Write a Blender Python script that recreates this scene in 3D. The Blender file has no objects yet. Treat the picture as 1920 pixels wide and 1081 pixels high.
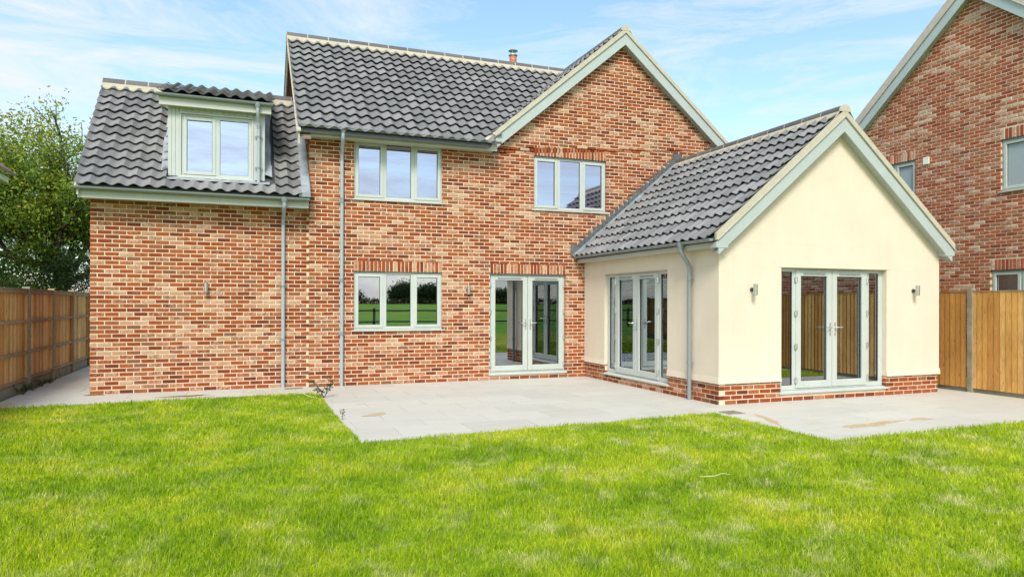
import bpy, math, random
import numpy as np
from math import sin, cos, tan, pi, radians, sqrt, floor
from mathutils import Vector, Matrix, noise as mnoise

random.seed(7)
RNG = np.random.default_rng(7)
SC = bpy.context.scene
COL = SC.collection

# ------------------------------------------------------------------ camera
F_PX, YAW, PITCH, ROLL, SHY = 1313.565, 20.934, 0.046, 0.116, 26.427
CAM = Vector((0.0, -13.715, 1.587))
cd = bpy.data.cameras.new('camera')
cam = bpy.data.objects.new('camera', cd); COL.objects.link(cam)
_y, _p, _r = map(radians, (YAW, PITCH, ROLL))
R0 = Vector((cos(_y), -sin(_y), 0)); F0 = Vector((sin(_y), cos(_y), 0)); U0 = Vector((0, 0, 1))
F1 = F0*cos(_p) + U0*sin(_p); U1 = -F0*sin(_p) + U0*cos(_p)
R2 = R0*cos(_r) + U1*sin(_r); U2 = -R0*sin(_r) + U1*cos(_r)
m = Matrix.Identity(4)
for i in range(3):
    m[i][0] = R2[i]; m[i][1] = U2[i]; m[i][2] = -F1[i]; m[i][3] = CAM[i]
cam.matrix_world = m
cd.sensor_fit = 'HORIZONTAL'; cd.sensor_width = 36.0
cd.lens = F_PX/1920*36.0
cd.shift_y = SHY/1920.0
cd.clip_start = 0.05; cd.clip_end = 4000
SC.camera = cam

def px(p):                                             # world point -> photo pixel
    q = Vector(p) - CAM; z = q.dot(F1)
    if z < .1: return (-9999, -9999, z)
    return (960 + F_PX*q.dot(R2)/z, 540.5 + SHY - F_PX*q.dot(U2)/z, z)

# ------------------------------------------------------------------ light
SUN_EL, SUN_AZ = radians(45), radians(203)             # azimuth clockwise from +Y: behind the camera, to its left
w = bpy.data.worlds.new('World'); SC.world = w; w.use_nodes = True
nt = w.node_tree; nt.nodes.clear()
def N(t, kind, **kw):
    n = t.nodes.new(kind)
    for k, v in kw.items():
        if k.startswith('i_'): n.inputs[k[2:].replace('_', ' ')].default_value = v
        else: setattr(n, k, v)
    return n
sky = N(nt, 'ShaderNodeTexSky', sky_type='NISHITA', sun_disc=False, sun_elevation=SUN_EL, sun_rotation=SUN_AZ,
        altitude=50, air_density=1.0, dust_density=1.6, ozone_density=1.0)
bg = N(nt, 'ShaderNodeBackground', i_Strength=0.14)
out = N(nt, 'ShaderNodeOutputWorld')
tc = N(nt, 'ShaderNodeTexCoord')
mp = N(nt, 'ShaderNodeMapping'); mp.inputs['Scale'].default_value = (1.5, 1.5, 8.5); mp.inputs['Rotation'].default_value = (0.06, -0.08, 0.5)
nt.links.new(tc.outputs['Generated'], mp.inputs['Vector'])
n1 = N(nt, 'ShaderNodeTexNoise', i_Scale=1.9, i_Detail=9.0, i_Roughness=0.68, i_Distortion=0.7)
nt.links.new(mp.outputs[0], n1.inputs['Vector'])
r1 = N(nt, 'ShaderNodeValToRGB'); r1.color_ramp.elements[0].position = .43; r1.color_ramp.elements[1].position = .69
nt.links.new(n1.outputs['Fac'], r1.inputs[0])
sep = N(nt, 'ShaderNodeSeparateXYZ'); nt.links.new(tc.outputs['Generated'], sep.inputs[0])
hz = N(nt, 'ShaderNodeMapRange'); hz.inputs['From Min'].default_value = 0.0; hz.inputs['From Max'].default_value = .55
hz.inputs['To Min'].default_value = .30; hz.inputs['To Max'].default_value = .0
nt.links.new(sep.outputs['Z'], hz.inputs[0])
mx = N(nt, 'ShaderNodeMath', operation='MULTIPLY_ADD'); mx.inputs[1].default_value = .85
nt.links.new(r1.outputs[0], mx.inputs[0]); nt.links.new(hz.outputs[0], mx.inputs[2]); mx.use_clamp = True
tint = N(nt, 'ShaderNodeMix', data_type='RGBA', blend_type='MULTIPLY'); tint.inputs[0].default_value = 1
tint.inputs[7].default_value = (.98, 1.16, 1.08, 1)
nt.links.new(sky.outputs[0], tint.inputs[6])
mixc = N(nt, 'ShaderNodeMix', data_type='RGBA'); mixc.inputs[7].default_value = (3.7, 3.95, 4.3, 1)
nt.links.new(mx.outputs[0], mixc.inputs[0]); nt.links.new(tint.outputs[2], mixc.inputs[6])
nt.links.new(mixc.outputs[2], bg.inputs[0]); nt.links.new(bg.outputs[0], out.inputs[0])

sl = bpy.data.lights.new('sun', 'SUN'); so = bpy.data.objects.new('sun', sl); COL.objects.link(so)
sl.energy = 2.0; sl.angle = radians(18); sl.color = (1.0, .955, .88)
sd = Vector((sin(SUN_AZ)*cos(SUN_EL), cos(SUN_AZ)*cos(SUN_EL), sin(SUN_EL)))
so.rotation_euler = sd.to_track_quat('Z', 'Y').to_euler()
vs = SC.view_settings; vs.view_transform = 'Standard'; vs.look = 'None'; vs.exposure = 0.80; vs.gamma = 1; vs.use_curve_mapping = False
SC.cycles.use_denoising = True; SC.cycles.denoiser = 'OPENIMAGEDENOISE'; SC.cycles.denoising_input_passes = 'RGB_ALBEDO_NORMAL'; SC.cycles.denoising_prefilter = 'NONE'; SC.cycles.sample_clamp_indirect = 4.0; SC.cycles.max_bounces = 8; SC.cycles.transparent_max_bounces = 10

# ------------------------------------------------------------------ materials
def mat(name, rough=.8, spec=.3):
    M = bpy.data.materials.new(name); M.use_nodes = True
    t = M.node_tree; b = t.nodes['Principled BSDF']
    b.inputs['Roughness'].default_value = rough; b.inputs['Specular IOR Level'].default_value = spec
    return M, t, b
def tinted(t):
    """per-piece numbers: face attribute 'tint' on joined pieces, object colour (alpha 0) on single ones"""
    at = N(t, 'ShaderNodeAttribute', attribute_name='tint')
    oi = N(t, 'ShaderNodeObjectInfo')
    mxx = N(t, 'ShaderNodeMix', data_type='RGBA')
    t.links.new(oi.outputs['Alpha'], mxx.inputs[0]); t.links.new(oi.outputs['Color'], mxx.inputs[6]); t.links.new(at.outputs['Color'], mxx.inputs[7])
    s = N(t, 'ShaderNodeSeparateColor'); t.links.new(mxx.outputs[2], s.inputs[0])
    return s
def pos(t, scale=(1, 1, 1)):
    g = N(t, 'ShaderNodeNewGeometry'); q = N(t, 'ShaderNodeMapping'); q.inputs['Scale'].default_value = scale
    t.links.new(g.outputs['Position'], q.inputs['Vector']); return q.outputs[0]
def noise(t, vec, scale, detail=4, rough=.6, dist=0):
    n = N(t, 'ShaderNodeTexNoise', i_Scale=scale, i_Detail=detail, i_Roughness=rough, i_Distortion=dist)
    if vec is not None: t.links.new(vec, n.inputs['Vector'])
    return n.outputs['Fac']
def ramp(t, fac, stops, interp='LINEAR'):
    r = N(t, 'ShaderNodeValToRGB'); cr = r.color_ramp; cr.interpolation = interp
    while len(cr.elements) < len(stops): cr.elements.new(.5)
    for e, (p, c) in zip(cr.elements, stops):
        e.position = p; e.color = (c[0], c[1], c[2], 1) if len(c) == 3 else c
    t.links.new(fac, r.inputs[0]); return r.outputs[0]
def mix(t, fac, a, b, mode='MIX'):
    n = N(t, 'ShaderNodeMix', data_type='RGBA', blend_type=mode)
    for i, v in ((0, fac), (6, a), (7, b)):
        if isinstance(v, (int, float)): n.inputs[i].default_value = v
        elif isinstance(v, tuple): n.inputs[i].default_value = (v[0], v[1], v[2], 1)
        else: t.links.new(v, n.inputs[i])
    return n.outputs[2]
def math_(t, op, a, b=0.0, c=None, clamp=False):
    n = N(t, 'ShaderNodeMath', operation=op); n.use_clamp = clamp
    for i, v in enumerate((a, b, c)):
        if v is None: continue
        if isinstance(v, (int, float)): n.inputs[i].default_value = v
        else: t.links.new(v, n.inputs[i])
    return n.outputs[0]
def bump(t, b, h, strength=.3, dist=.01):
    n = N(t, 'ShaderNodeBump'); n.inputs['Strength'].default_value = strength; n.inputs['Distance'].default_value = dist
    t.links.new(h, n.inputs['Height']); t.links.new(n.outputs[0], b.inputs['Normal'])

def brick_material(name, reds, creams, smear=.0):
    M, t, b = mat(name, .9, .15)
    s = tinted(t); p = pos(t)
    base = ramp(t, s.outputs[0], reds, 'LINEAR')
    n = noise(t, p, 26, 5, .65, .6)
    fine = noise(t, p, 160, 3, .7)
    # lime-washed face of a reclaimed brick: how much of the face it covers depends on the brick (green channel)
    k = math_(t, 'SUBTRACT', math_(t, 'ADD', n, math_(t, 'MULTIPLY', s.outputs[1], .80)), .98 - smear)
    k = math_(t, 'MULTIPLY', k, 5, clamp=True)
    cr = ramp(t, s.outputs[2], creams)
    cr = mix(t, math_(t, 'MULTIPLY', n, .35), cr, (.62, .34, .22))
    c = mix(t, k, base, cr)
    c = mix(t, .5, c, ramp(t, fine, [(.25, (.55, .5, .48)), (.75, (1.35, 1.35, 1.35))]), 'MULTIPLY')
    c = mix(t, .5, c, ramp(t, noise(t, p, 9, 2), [(.3, (.72, .7, .7)), (.7, (1.2, 1.2, 1.2))]), 'MULTIPLY')
    t.links.new(c, b.inputs['Base Color']); bump(t, b, n, .5, .006)
    return M
M_BRICK = brick_material('reclaimed_red_brick',
    [(0, (.15, .038, .018)), (.25, (.25, .054, .018)), (.6, (.33, .075, .020)), (.85, (.35, .105, .038)), (1, (.23, .10, .055))],
    [(0, (.40, .18, .105)), (.35, (.46, .27, .16)), (.7, (.53, .37, .235)), (1, (.38, .15, .075))])
M_BRICK2 = brick_material('neighbour_pink_red_brick',
    [(0, (.27, .06, .028)), (.35, (.38, .095, .042)), (.7, (.44, .14, .065)), (1, (.32, .15, .085))],
    [(0, (.52, .29, .20)), (.5, (.56, .36, .26)), (1, (.60, .46, .33))], smear=-.03)
def mortar_material(name, c0, c1):
    M, t, b = mat(name, .95, .1); p = pos(t)
    c = ramp(t, noise(t, p, 6, 5), [(.3, c0), (.7, c1)])
    c = mix(t, .35, c, ramp(t, noise(t, p, 130, 2), [(.3, (.6, .6, .6)), (.7, (1.2, 1.2, 1.2))]), 'MULTIPLY')
    t.links.new(c, b.inputs['Base Color']); bump(t, b, noise(t, p, 130, 2), .4, .004); return M
M_MORTAR = mortar_material('cream_lime_mortar', (.66, .53, .37), (.76, .63, .46))
M_BED = mortar_material('buff_ridge_and_verge_mortar', (.47, .42, .325), (.54, .485, .385))
M_RBED = mortar_material('ridge_bedding_mortar', (.44, .385, .29), (.53, .465, .35))
M_BED2 = mortar_material('grey_pink_verge_mortar', (.50, .42, .36), (.60, .52, .45))

M_RENDER, t, b = mat('cream_render', .9, .15); p = pos(t)
c = ramp(t, noise(t, p, 1.3, 5, .6), [(.3, (.68, .57, .445)), (.7, (.725, .615, .485))])
c = mix(t, .25, c, ramp(t, noise(t, pos(t, (3, 3, .5)), 2.0, 4), [(.35, (.9, .9, .88)), (.6, (1, 1, 1))]), 'MULTIPLY')
t.links.new(c, b.inputs['Base Color']); bump(t, b, noise(t, p, 240, 3), .35, .003)

def tile_material(name, stops):
    M, t, b = mat(name, .62, .35); s = tinted(t); p = pos(t)
    c = ramp(t, s.outputs[0], stops)
    c = mix(t, .45, c, ramp(t, noise(t, p, 3.1, 5, .7), [(.3, (.72, .70, .72)), (.7, (1.2, 1.18, 1.18))]), 'MULTIPLY')
    c = mix(t, .6, c, ramp(t, noise(t, p, 150, 3, .7), [(.3, (.6, .6, .62)), (.7, (1.3, 1.3, 1.3))]), 'MULTIPLY')
    t.links.new(c, b.inputs['Base Color']); bump(t, b, noise(t, p, 220, 2), .3, .002); return M
M_TILE = tile_material('dark_grey_pantile', [(0, (.165, .159, .158)), (.5, (.208, .200, .198)), (1, (.26, .248, .243))])
M_TILE2 = tile_material('brown_concrete_tile', [(0, (.20, .12, .10)), (1, (.27, .17, .14))])
M_RIDGE = tile_material('grey_ridge_tile', [(0, (.11, .10, .10)), (1, (.15, .135, .13))])

def paint(name, col, rough=.35, spec=.4, var=.05, metal=0):
    M, t, b = mat(name, rough, spec); p = pos(t)
    lo = tuple(x*(1-var) for x in col); hi = tuple(min(1, x*(1+var)) for x in col)
    c = ramp(t, noise(t, p, 2.5, 4), [(.3, lo), (.7, hi)])
    t.links.new(c, b.inputs['Base Color']); b.inputs['Metallic'].default_value = metal
    bump(t, b, noise(t, p, 60, 2), .08, .002); return M
M_FRAME = paint('sage_window_frame', (.48, .505, .465), .38)
M_FASCIA = paint('sage_grey_fascia', (.46, .455, .40), .5)
M_BARGE = paint('pale_sage_bargeboard', (.41, .45, .43), .5)
M_BARGE2 = paint('blue_grey_bargeboard', (.42, .47, .465), .5)
M_GUTTER = paint('grey_plastic_gutter', (.23, .26, .27), .4, .4)
M_PIPE = paint('pale_grey_plastic_pipe', (.36, .40, .43), .4, .4)
M_CLAD = paint('sage_dormer_cladding', (.48, .485, .455), .5)
M_LEAD = paint('grey_lead_flashing', (.30, .32, .34), .45, .5, .35)
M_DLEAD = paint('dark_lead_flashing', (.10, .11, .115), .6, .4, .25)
M_STEEL = paint('brushed_steel', (.55, .54, .50), .35, .5, .05, .9)
M_CHROME = paint('chrome_ironmongery', (.72, .73, .74), .22, .5, .03, .8)
M_BLACK = paint('black_rubber_gasket', (.02, .02, .02), .6)
M_DARK = paint('dark_cast_drain', (.06, .06, .065), .6)
M_CLAY = paint('orange_clay_flue', (.55, .17, .08), .7, .3, .1)
M_WHITE = paint('white_plastic', (.78, .76, .66), .5)
M_INT = paint('interior_plaster', (.42, .40, .38), .9, .1)
M_INTF = paint('interior_floor_boards', (.28, .20, .12), .6)
M_CONC = mortar_material('weathered_concrete', (.20, .175, .125), (.33, .295, .22))
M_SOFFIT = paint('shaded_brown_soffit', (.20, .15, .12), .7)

def glass(name, col, fac, through):
    M = bpy.data.materials.new(name); M.use_nodes = True; t = M.node_tree; t.nodes.clear()
    g = N(t, 'ShaderNodeBsdfGlossy'); g.inputs['Color'].default_value = (*col, 1); g.inputs['Roughness'].default_value = .0
    tr = N(t, 'ShaderNodeBsdfTransparent'); tr.inputs['Color'].default_value = (*through, 1)
    fr = N(t, 'ShaderNodeLayerWeight'); fr.inputs['Blend'].default_value = .35
    f = math_(t, 'MULTIPLY_ADD', fr.outputs['Facing'], .25, fac, clamp=True)
    ms = N(t, 'ShaderNodeMixShader'); t.links.new(f, ms.inputs[0]); t.links.new(tr.outputs[0], ms.inputs[1]); t.links.new(g.outputs[0], ms.inputs[2])
    # slight ripple of float glass
    bp = N(t, 'ShaderNodeBump'); bp.inputs['Strength'].default_value = .02; bp.inputs['Distance'].default_value = .01
    t.links.new(noise(t, pos(t), 1.6, 1), bp.inputs['Height']); t.links.new(bp.outputs[0], g.inputs['Normal'])
    o = N(t, 'ShaderNodeOutputMaterial'); t.links.new(ms.outputs[0], o.inputs[0]); return M
M_GLASS = glass('coated_window_glass', (.65, .64, .77), .70, (.45, .46, .45))
M_DGLASS = glass('door_glass', (.60, .64, .70), .48, (.62, .62, .62))
M_FROST, t, b = mat('frosted_bathroom_glass', .25, .6)
t.links.new(ramp(t, noise(t, pos(t), 300, 2), [(.3, (.30, .35, .37)), (.7, (.38, .43, .45))]), b.inputs['Base Color'])

def wood_material(name, stops, grain):
    M, t, b = mat(name, .8, .15); s = tinted(t)
    v = pos(t, grain); g2 = N(t, 'ShaderNodeCombineXYZ'); t.links.new(math_(t, 'MULTIPLY', s.outputs[1], 37), g2.inputs[0]); t.links.new(math_(t, 'MULTIPLY', s.outputs[2], 11), g2.inputs[2])
    av = N(t, 'ShaderNodeVectorMath', operation='ADD'); t.links.new(v, av.inputs[0]); t.links.new(g2.outputs[0], av.inputs[1])
    base = ramp(t, s.outputs[0], stops)
    gr = noise(t, av.outputs[0], 9, 6, .65, 1.2)
    c = mix(t, .62, base, ramp(t, gr, [(.28, (.42, .33, .24)), (.5, (.95, .95, .95)), (.72, (1.45, 1.42, 1.35))]), 'MULTIPLY')
    vo = N(t, 'ShaderNodeTexVoronoi', i_Scale=2.6); sc = N(t, 'ShaderNodeVectorMath', operation='MULTIPLY')
    sc.inputs[1].default_value = (1, 1, 3.2); t.links.new(av.outputs[0], sc.inputs[0]); t.links.new(sc.outputs[0], vo.inputs['Vector'])
    kn = ramp(t, vo.outputs['Distance'], [(.05, (.14, .05, .02)), (.17, (1, 1, 1))])
    c = mix(t, .8, c, kn, 'MULTIPLY')
    c = mix(t, .55, c, ramp(t, noise(t, pos(t, (1, 1, .6)), 1.6, 4), [(.35, (.62, .58, .5)), (.65, (1.15, 1.15, 1.15))]), 'MULTIPLY')
    t.links.new(c, b.inputs['Base Color']); bump(t, b, gr, .4, .004); return M
M_WOODL = wood_material('orange_brown_fence_board', [(0, (.52, .25, .08)), (.5, (.70, .38, .14)), (1, (.78, .52, .25))], (9, 9, .55))
M_WOODR = wood_material('golden_fence_board', [(0, (.40, .18, .045)), (.5, (.56, .29, .085)), (1, (.70, .43, .17))], (9, 9, .55))
M_RAIL = wood_material('weathered_fence_rail', [(0, (.30, .22, .14)), (1, (.40, .30, .20))], (9, .55, 9))

M_SLAB, t, b = mat('pale_porcelain_slab', .55, .3); s = tinted(t); p = pos(t)
c = ramp(t, s.outputs[0], [(0, (.515, .485, .43)), (1, (.57, .54, .48))])
c = mix(t, .5, c, ramp(t, noise(t, pos(t, (1.0, 5, 1)), 1.6, 6, .65, .4), [(.3, (.86, .85, .83)), (.7, (1.08, 1.08, 1.08))]), 'MULTIPLY')
dust = ramp(t, noise(t, p, .9, 6, .7, .6), [(.60, (1, 1, 1)), (.76, (.90, .83, .72))])
c = mix(t, .8, c, dust, 'MULTIPLY')
t.links.new(c, b.inputs['Base Color']); bump(t, b, noise(t, p, 40, 3), .1, .002)
M_GROUT = mortar_material('pale_grout', (.46, .43, .37), (.52, .49, .43))
M_SAND = mortar_material('orange_builders_sand', (.46, .32, .19), (.56, .43, .28))
M_SOIL = mortar_material('brown_soil', (.12, .085, .05), (.24, .18, .10))

def grass_col(t, seed_attr=None):
    p = pos(t, (1, 1, .2))
    c = ramp(t, noise(t, p, 1.1, 5, .62, .4), [(.28, (.12, .26, .004)), (.42, (.25, .41, .006)), (.56, (.39, .51, .010)), (.69, (.57, .58, .04))])
    dry = ramp(t, noise(t, p, 2.3, 5, .7), [(.53, (0, 0, 0)), (.66, (1, 1, 1))])
    # drier towards the right-hand side of the garden
    g = N(t, 'ShaderNodeNewGeometry'); s = N(t, 'ShaderNodeSeparateXYZ'); t.links.new(g.outputs['Position'], s.inputs[0])
    side = N(t, 'ShaderNodeMapRange'); side.inputs['From Min'].default_value = 0; side.inputs['From Max'].default_value = 6
    side.inputs['To Min'].default_value = .35; side.inputs['To Max'].default_value = 1.0; t.links.new(s.outputs[0], side.inputs[0])
    c2 = mix(t, math_(t, 'MULTIPLY', dry, side.outputs[0]), c, (.72, .66, .36))
    tuft = ramp(t, noise(t, p, 5.5, 3, .6), [(.33, (.62, .74, .6)), (.48, (1.06, 1.06, 1.06))])
    c2 = mix(t, 1, c2, tuft, 'MULTIPLY')
    c2 = mix(t, math_(t, 'MULTIPLY', side.outputs[0], .18), c2, (.54, .56, .03))
    return c2
M_GRASS = bpy.data.materials.new('lawn_grass_blade'); M_GRASS.use_nodes = True; t = M_GRASS.node_tree; b = t.nodes['Principled BSDF']
b.inputs['Roughness'].default_value = .6; b.inputs['Specular IOR Level'].default_value = .25
at = N(t, 'ShaderNodeAttribute', attribute_name='tint'); s = N(t, 'ShaderNodeSeparateColor'); t.links.new(at.outputs['Color'], s.inputs[0])
c = grass_col(t)
c = mix(t, 1, c, ramp(t, s.outputs[0], [(0, (.50, .64, .5)), (.5, (1, 1, 1)), (1, (1.45, 1.28, 1.5))]), 'MULTIPLY')
c = mix(t, ramp(t, s.outputs[1], [(.90, (0, 0, 0)), (.97, (.8, .8, .8))]), c, (.55, .50, .24))
t.links.new(c, b.inputs['Base Color'])
tl = N(t, 'ShaderNodeBsdfTranslucent'); t.links.new(c, tl.inputs['Color'])
ms = N(t, 'ShaderNodeMixShader'); ms.inputs[0].default_value = .40
t.links.new(b.outputs[0], ms.inputs[1]); t.links.new(tl.outputs[0], ms.inputs[2]); t.links.new(ms.outputs[0], t.nodes['Material Output'].inputs[0])
M_TURF, t, b = mat('turf_soil', .95, .05)
c = mix(t, .45, grass_col(t), (.14, .13, .03)); t.links.new(c, b.inputs['Base Color'])
M_FIELD, t, b = mat('field_grass', .95, .05); p = pos(t)
c = ramp(t, noise(t, p, .12, 6, .6), [(.3, (.11, .25, .018)), (.7, (.19, .36, .03))])
c = mix(t, .6, c, ramp(t, noise(t, p, 3.0, 4), [(.3, (.7, .7, .7)), (.7, (1.2, 1.2, 1.2))]), 'MULTIPLY'); t.links.new(c, b.inputs['Base Color'])

def leaf_material(name, stops, trans=.35):
    M = bpy.data.materials.new(name); M.use_nodes = True; t = M.node_tree; b = t.nodes['Principled BSDF']
    b.inputs['Roughness'].default_value = .55; b.inputs['Specular IOR Level'].default_value = .3
    at = N(t, 'ShaderNodeAttribute', attribute_name='tint'); s = N(t, 'ShaderNodeSeparateColor'); t.links.new(at.outputs['Color'], s.inputs[0])
    c = ramp(t, s.outputs[0], stops); t.links.new(c, b.inputs['Base Color'])
    tl = N(t, 'ShaderNodeBsdfTranslucent'); t.links.new(c, tl.inputs['Color'])
    ms = N(t, 'ShaderNodeMixShader'); ms.inputs[0].default_value = trans
    t.links.new(b.outputs[0], ms.inputs[1]); t.links.new(tl.outputs[0], ms.inputs[2]); t.links.new(ms.outputs[0], t.nodes['Material Output'].inputs[0]); return M
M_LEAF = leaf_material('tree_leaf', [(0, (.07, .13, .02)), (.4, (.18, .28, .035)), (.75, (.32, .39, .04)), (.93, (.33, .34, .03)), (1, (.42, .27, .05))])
M_LEAFD = leaf_material('dark_shrub_leaf', [(0, (.015, .032, .010)), (.6, (.045, .08, .018)), (1, (.10, .14, .025))], .2)
M_LEAFH = leaf_material('far_hedge_leaf', [(0, (.05, .035, .015)), (.5, (.10, .075, .03)), (1, (.12, .10, .035))], .2)
M_BARK, t, b = mat('dark_bark', .95, .1)
t.links.new(ramp(t, noise(t, pos(t, (6, 6, 1)), 3, 5), [(.3, (.035, .025, .018)), (.7, (.12, .09, .065))]), b.inputs['Base Color'])
M_TWIG, t, b = mat('dead_twig', .9, .1)
t.links.new(ramp(t, noise(t, pos(t), 12, 2), [(.3, (.05, .04, .03)), (.7, (.13, .09, .06))]), b.inputs['Base Color'])
M_STRAW, t, b = mat('pale_straw_stem', .9, .1)
t.links.new(ramp(t, noise(t, pos(t), 12, 2), [(.3, (.50, .48, .20)), (.7, (.66, .62, .36))]), b.inputs['Base Color'])

# ------------------------------------------------------------------ helpers
class Fr:                                              # local wall frame: u along, n outward, z up
    def __init__(s, O, U, Nn): s.O = Vector(O); s.U = Vector(U); s.N = Vector(Nn); s.Z = Vector((0, 0, 1))
    def __call__(s, u, n, z): return s.O + s.U*u + s.N*n + s.Z*z
WORLD = Fr((0, 0, 0), (1, 0, 0), (0, 1, 0))
class MB:
    def __init__(s): s.v = []; s.f = []; s.t = []; s.sm = []
    def add(s, vs, fs, tint=None, smooth=False):
        k = len(s.v); s.v += [tuple(x) for x in vs]; s.f += [tuple(i+k for i in f) for f in fs]
        s.t += [tint or (random.random(), .5, .5)]*len(fs); s.sm += [smooth]*len(fs)
    def box(s, T, u0, u1, n0, n1, z0, z1, tint=None):
        v = [T(a, b_, c_) for c_ in (z0, z1) for b_ in (n0, n1) for a in (u0, u1)]
        s.add(v, [(0, 2, 3, 1), (4, 5, 7, 6), (0, 1, 5, 4), (2, 6, 7, 3), (0, 4, 6, 2), (1, 3, 7, 5)], tint)
    def prism(s, T, poly, n0, n1, tint=None):          # polygon in (u, z), swept along n
        k = len(poly); v = [T(u, n0, z) for u, z in poly] + [T(u, n1, z) for u, z in poly]
        s.add(v, [tuple(range(k)), tuple(range(2*k-1, k-1, -1))] + [(i, (i+1) % k+0, (i+1) % k+k, i+k) for i in range(k)], tint)
    def bar(s, p, q, w_, h_, up=(0, 0, 1)):
        p = Vector(p); q = Vector(q); d = (q-p).normalized(); a = d.cross(Vector(up)).normalized(); c_ = a.cross(d)
        v = [P + a*i*w_/2 + c_*j*h_/2 for P in (p, q) for j in (-1, 1) for i in (-1, 1)]
        s.add(v, [(0, 2, 3, 1), (4, 5, 7, 6), (0, 1, 5, 4), (2, 6, 7, 3), (0, 4, 6, 2), (1, 3, 7, 5)])
    def tube(s, pts, rad, seg=10, cap=True, tint=None):
        pts = [Vector(p) for p in pts]; n = len(pts); rr = rad if isinstance(rad, (list, tuple)) else [rad]*n
        v = []; last = None
        for i, p in enumerate(pts):
            d = (pts[min(i+1, n-1)] - pts[max(i-1, 0)]).normalized()
            a = last if last is not None else (Vector((0, 0, 1)) if abs(d.z) < .9 else Vector((1, 0, 0)))
            a = (a - d*a.dot(d)).normalized(); last = a; c_ = d.cross(a)
            v += [p + (a*cos(2*pi*k/seg) + c_*sin(2*pi*k/seg))*rr[i] for k in range(seg)]
        f = [(i*seg+k, i*seg+(k+1) % seg, (i+1)*seg+(k+1) % seg, (i+1)*seg+k) for i in range(n-1) for k in range(seg)]
        s.add(v, f, tint, True)
        if cap: s.add(v[:seg], [tuple(range(seg-1, -1, -1))], tint); s.add(v[-seg:], [tuple(range(seg))], tint)
    def mesh(s, name, mat_=None):
        me = bpy.data.meshes.new(name); me.from_pydata(s.v, [], s.f)
        if mat_: me.materials.append(mat_)
        a = me.attributes.new('tint', 'FLOAT_COLOR', 'FACE')
        a.data.foreach_set('color', np.array([(x[0], x[1], x[2], 1) for x in s.t], np.float32).ravel())
        me.polygons.foreach_set('use_smooth', s.sm); me.update(); return me
    def build(s, name, mat_, parent=None, **kw):
        return link(name, s.mesh(name, mat_), parent, **kw)
def link(name, me, parent=None, label=None, cat=None, group=None, kind=None, loc=None):
    o = bpy.data.objects.new(name, me); COL.objects.link(o)
    if loc is not None: o.location = loc
    if parent is not None: o.parent = parent
    if label: o['label'] = label
    if cat: o['category'] = cat
    if group: o['group'] = group
    if kind: o['kind'] = kind
    return o
def thing(name, label, cat, group=None, loc=(0, 0, 0)):
    return link(name, None, None, label, cat, group, None, loc)
def fix_normals(o):
    import bmesh
    bm = bmesh.new(); bm.from_mesh(o.data); bmesh.ops.recalc_face_normals(bm, faces=bm.faces); bm.to_mesh(o.data); bm.free()

# ---- bricks
class Bricks:
    """collects the bricks of one building; flush() makes the 300 that show largest single parts, the rest one part per wall"""
    def __init__(s): s.items = []                       # (score, wall, T, u0, u1, z0, z1, tint, name)
    def course(s, wall, T, u0, u1, z0, z1, rot=False, name='brick', vis=True):
        # clusters of limewashed bricks, as reclaimed packs give
        c_ = T((u0+u1)/2, 0, (z0+z1)/2)
        cl = mnoise.noise(Vector((c_.x*.7 + c_.y*.7, c_.y*.3, c_.z*3.0)))*.5 + .5
        r = random.random()
        g = max(0, min(1, .60*cl + .85*r - .18))
        tint_ = (random.random(), g**1.15, random.random())
        full = (u1-u0) > .2 or name != 'brick'
        sc = 0
        if full and vis:
            a = px(T(u0, 0, z0)); bb = px(T(u1, 0, z1))
            if 0 < a[0] < 1920 and 0 < bb[0] < 1920 and 0 < a[1] < 1081 and 0 < bb[1]: sc = abs((bb[0]-a[0])*(bb[1]-a[1]))
            if name == 'brick': sc *= 1
        s.items.append((sc, wall, T, u0, u1, z0, z1, tint_, name))
    def geo(s, T, u0, u1, z0, z1, c_=.007):
        j = lambda: random.uniform(-.0016, .0016)
        nn = random.uniform(.007, .011)
        w0, w1 = random.uniform(0, .0015), random.uniform(0, .0015); cx = c_*1.6
        back = [(u0, z0), (u1, z0), (u1, z1), (u0, z1)]
        v = [T(u, -.09, z) for u, z in back]
        v += [T(u + j(), nn - c_*.8, z + j()) for u, z in back]
        inn = [(u0+cx, z0+c_), (u1-cx, z0+c_), (u1-cx, z1-c_), (u0+cx, z1-c_)]
        v += [T(u + j(), nn, z + j()) for u, z in inn]
        f = [(0, 1, 5, 4), (1, 2, 6, 5), (2, 3, 7, 6), (3, 0, 4, 7), (4, 5, 9, 8), (5, 6, 10, 9), (6, 7, 11, 10), (7, 4, 8, 11), (8, 9, 10, 11)]
        return v, f
    def flush(s, house, material, limit=300):
        single = {}
        for nm in {i[8] for i in s.items}:
            it = sorted([i for i in s.items if i[8] == nm and i[0] > 0], key=lambda i: -i[0])[:limit]
            for i in it: single[id(i)] = 1
        groups = {}
        lib = {}
        for it in s.items:
            sc, wall, T, u0, u1, z0, z1, tint_, nm = it
            if id(it) in single:
                L = u1-u0; H = z1-z0
                key = (nm, round(L, 3), round(H, 3), tuple(round(x) for x in T.U), random.randrange(3))
                if key not in lib:
                    T0 = Fr((0, 0, 0), T.U, T.N); mb = MB(); v, f = s.geo(T0, 0, L, 0, H); mb.add(v, f); lib[key] = mb.mesh(nm, material)
                o = link(nm, lib[key], wall, loc=T(u0, 0, z0)); o.color = (*tint_, 0)
            else:
                mb = groups.setdefault((wall.name, nm), (MB(), wall))[0]
                v, f = s.geo(T, u0, u1, z0, z1); mb.add(v, f, tint_)
        for (wn, nm), (mb, wall) in groups.items():
            mb.build(nm + ('_courses' if nm == 'brick' else 's_small'), material, wall, kind='stuff')

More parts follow.
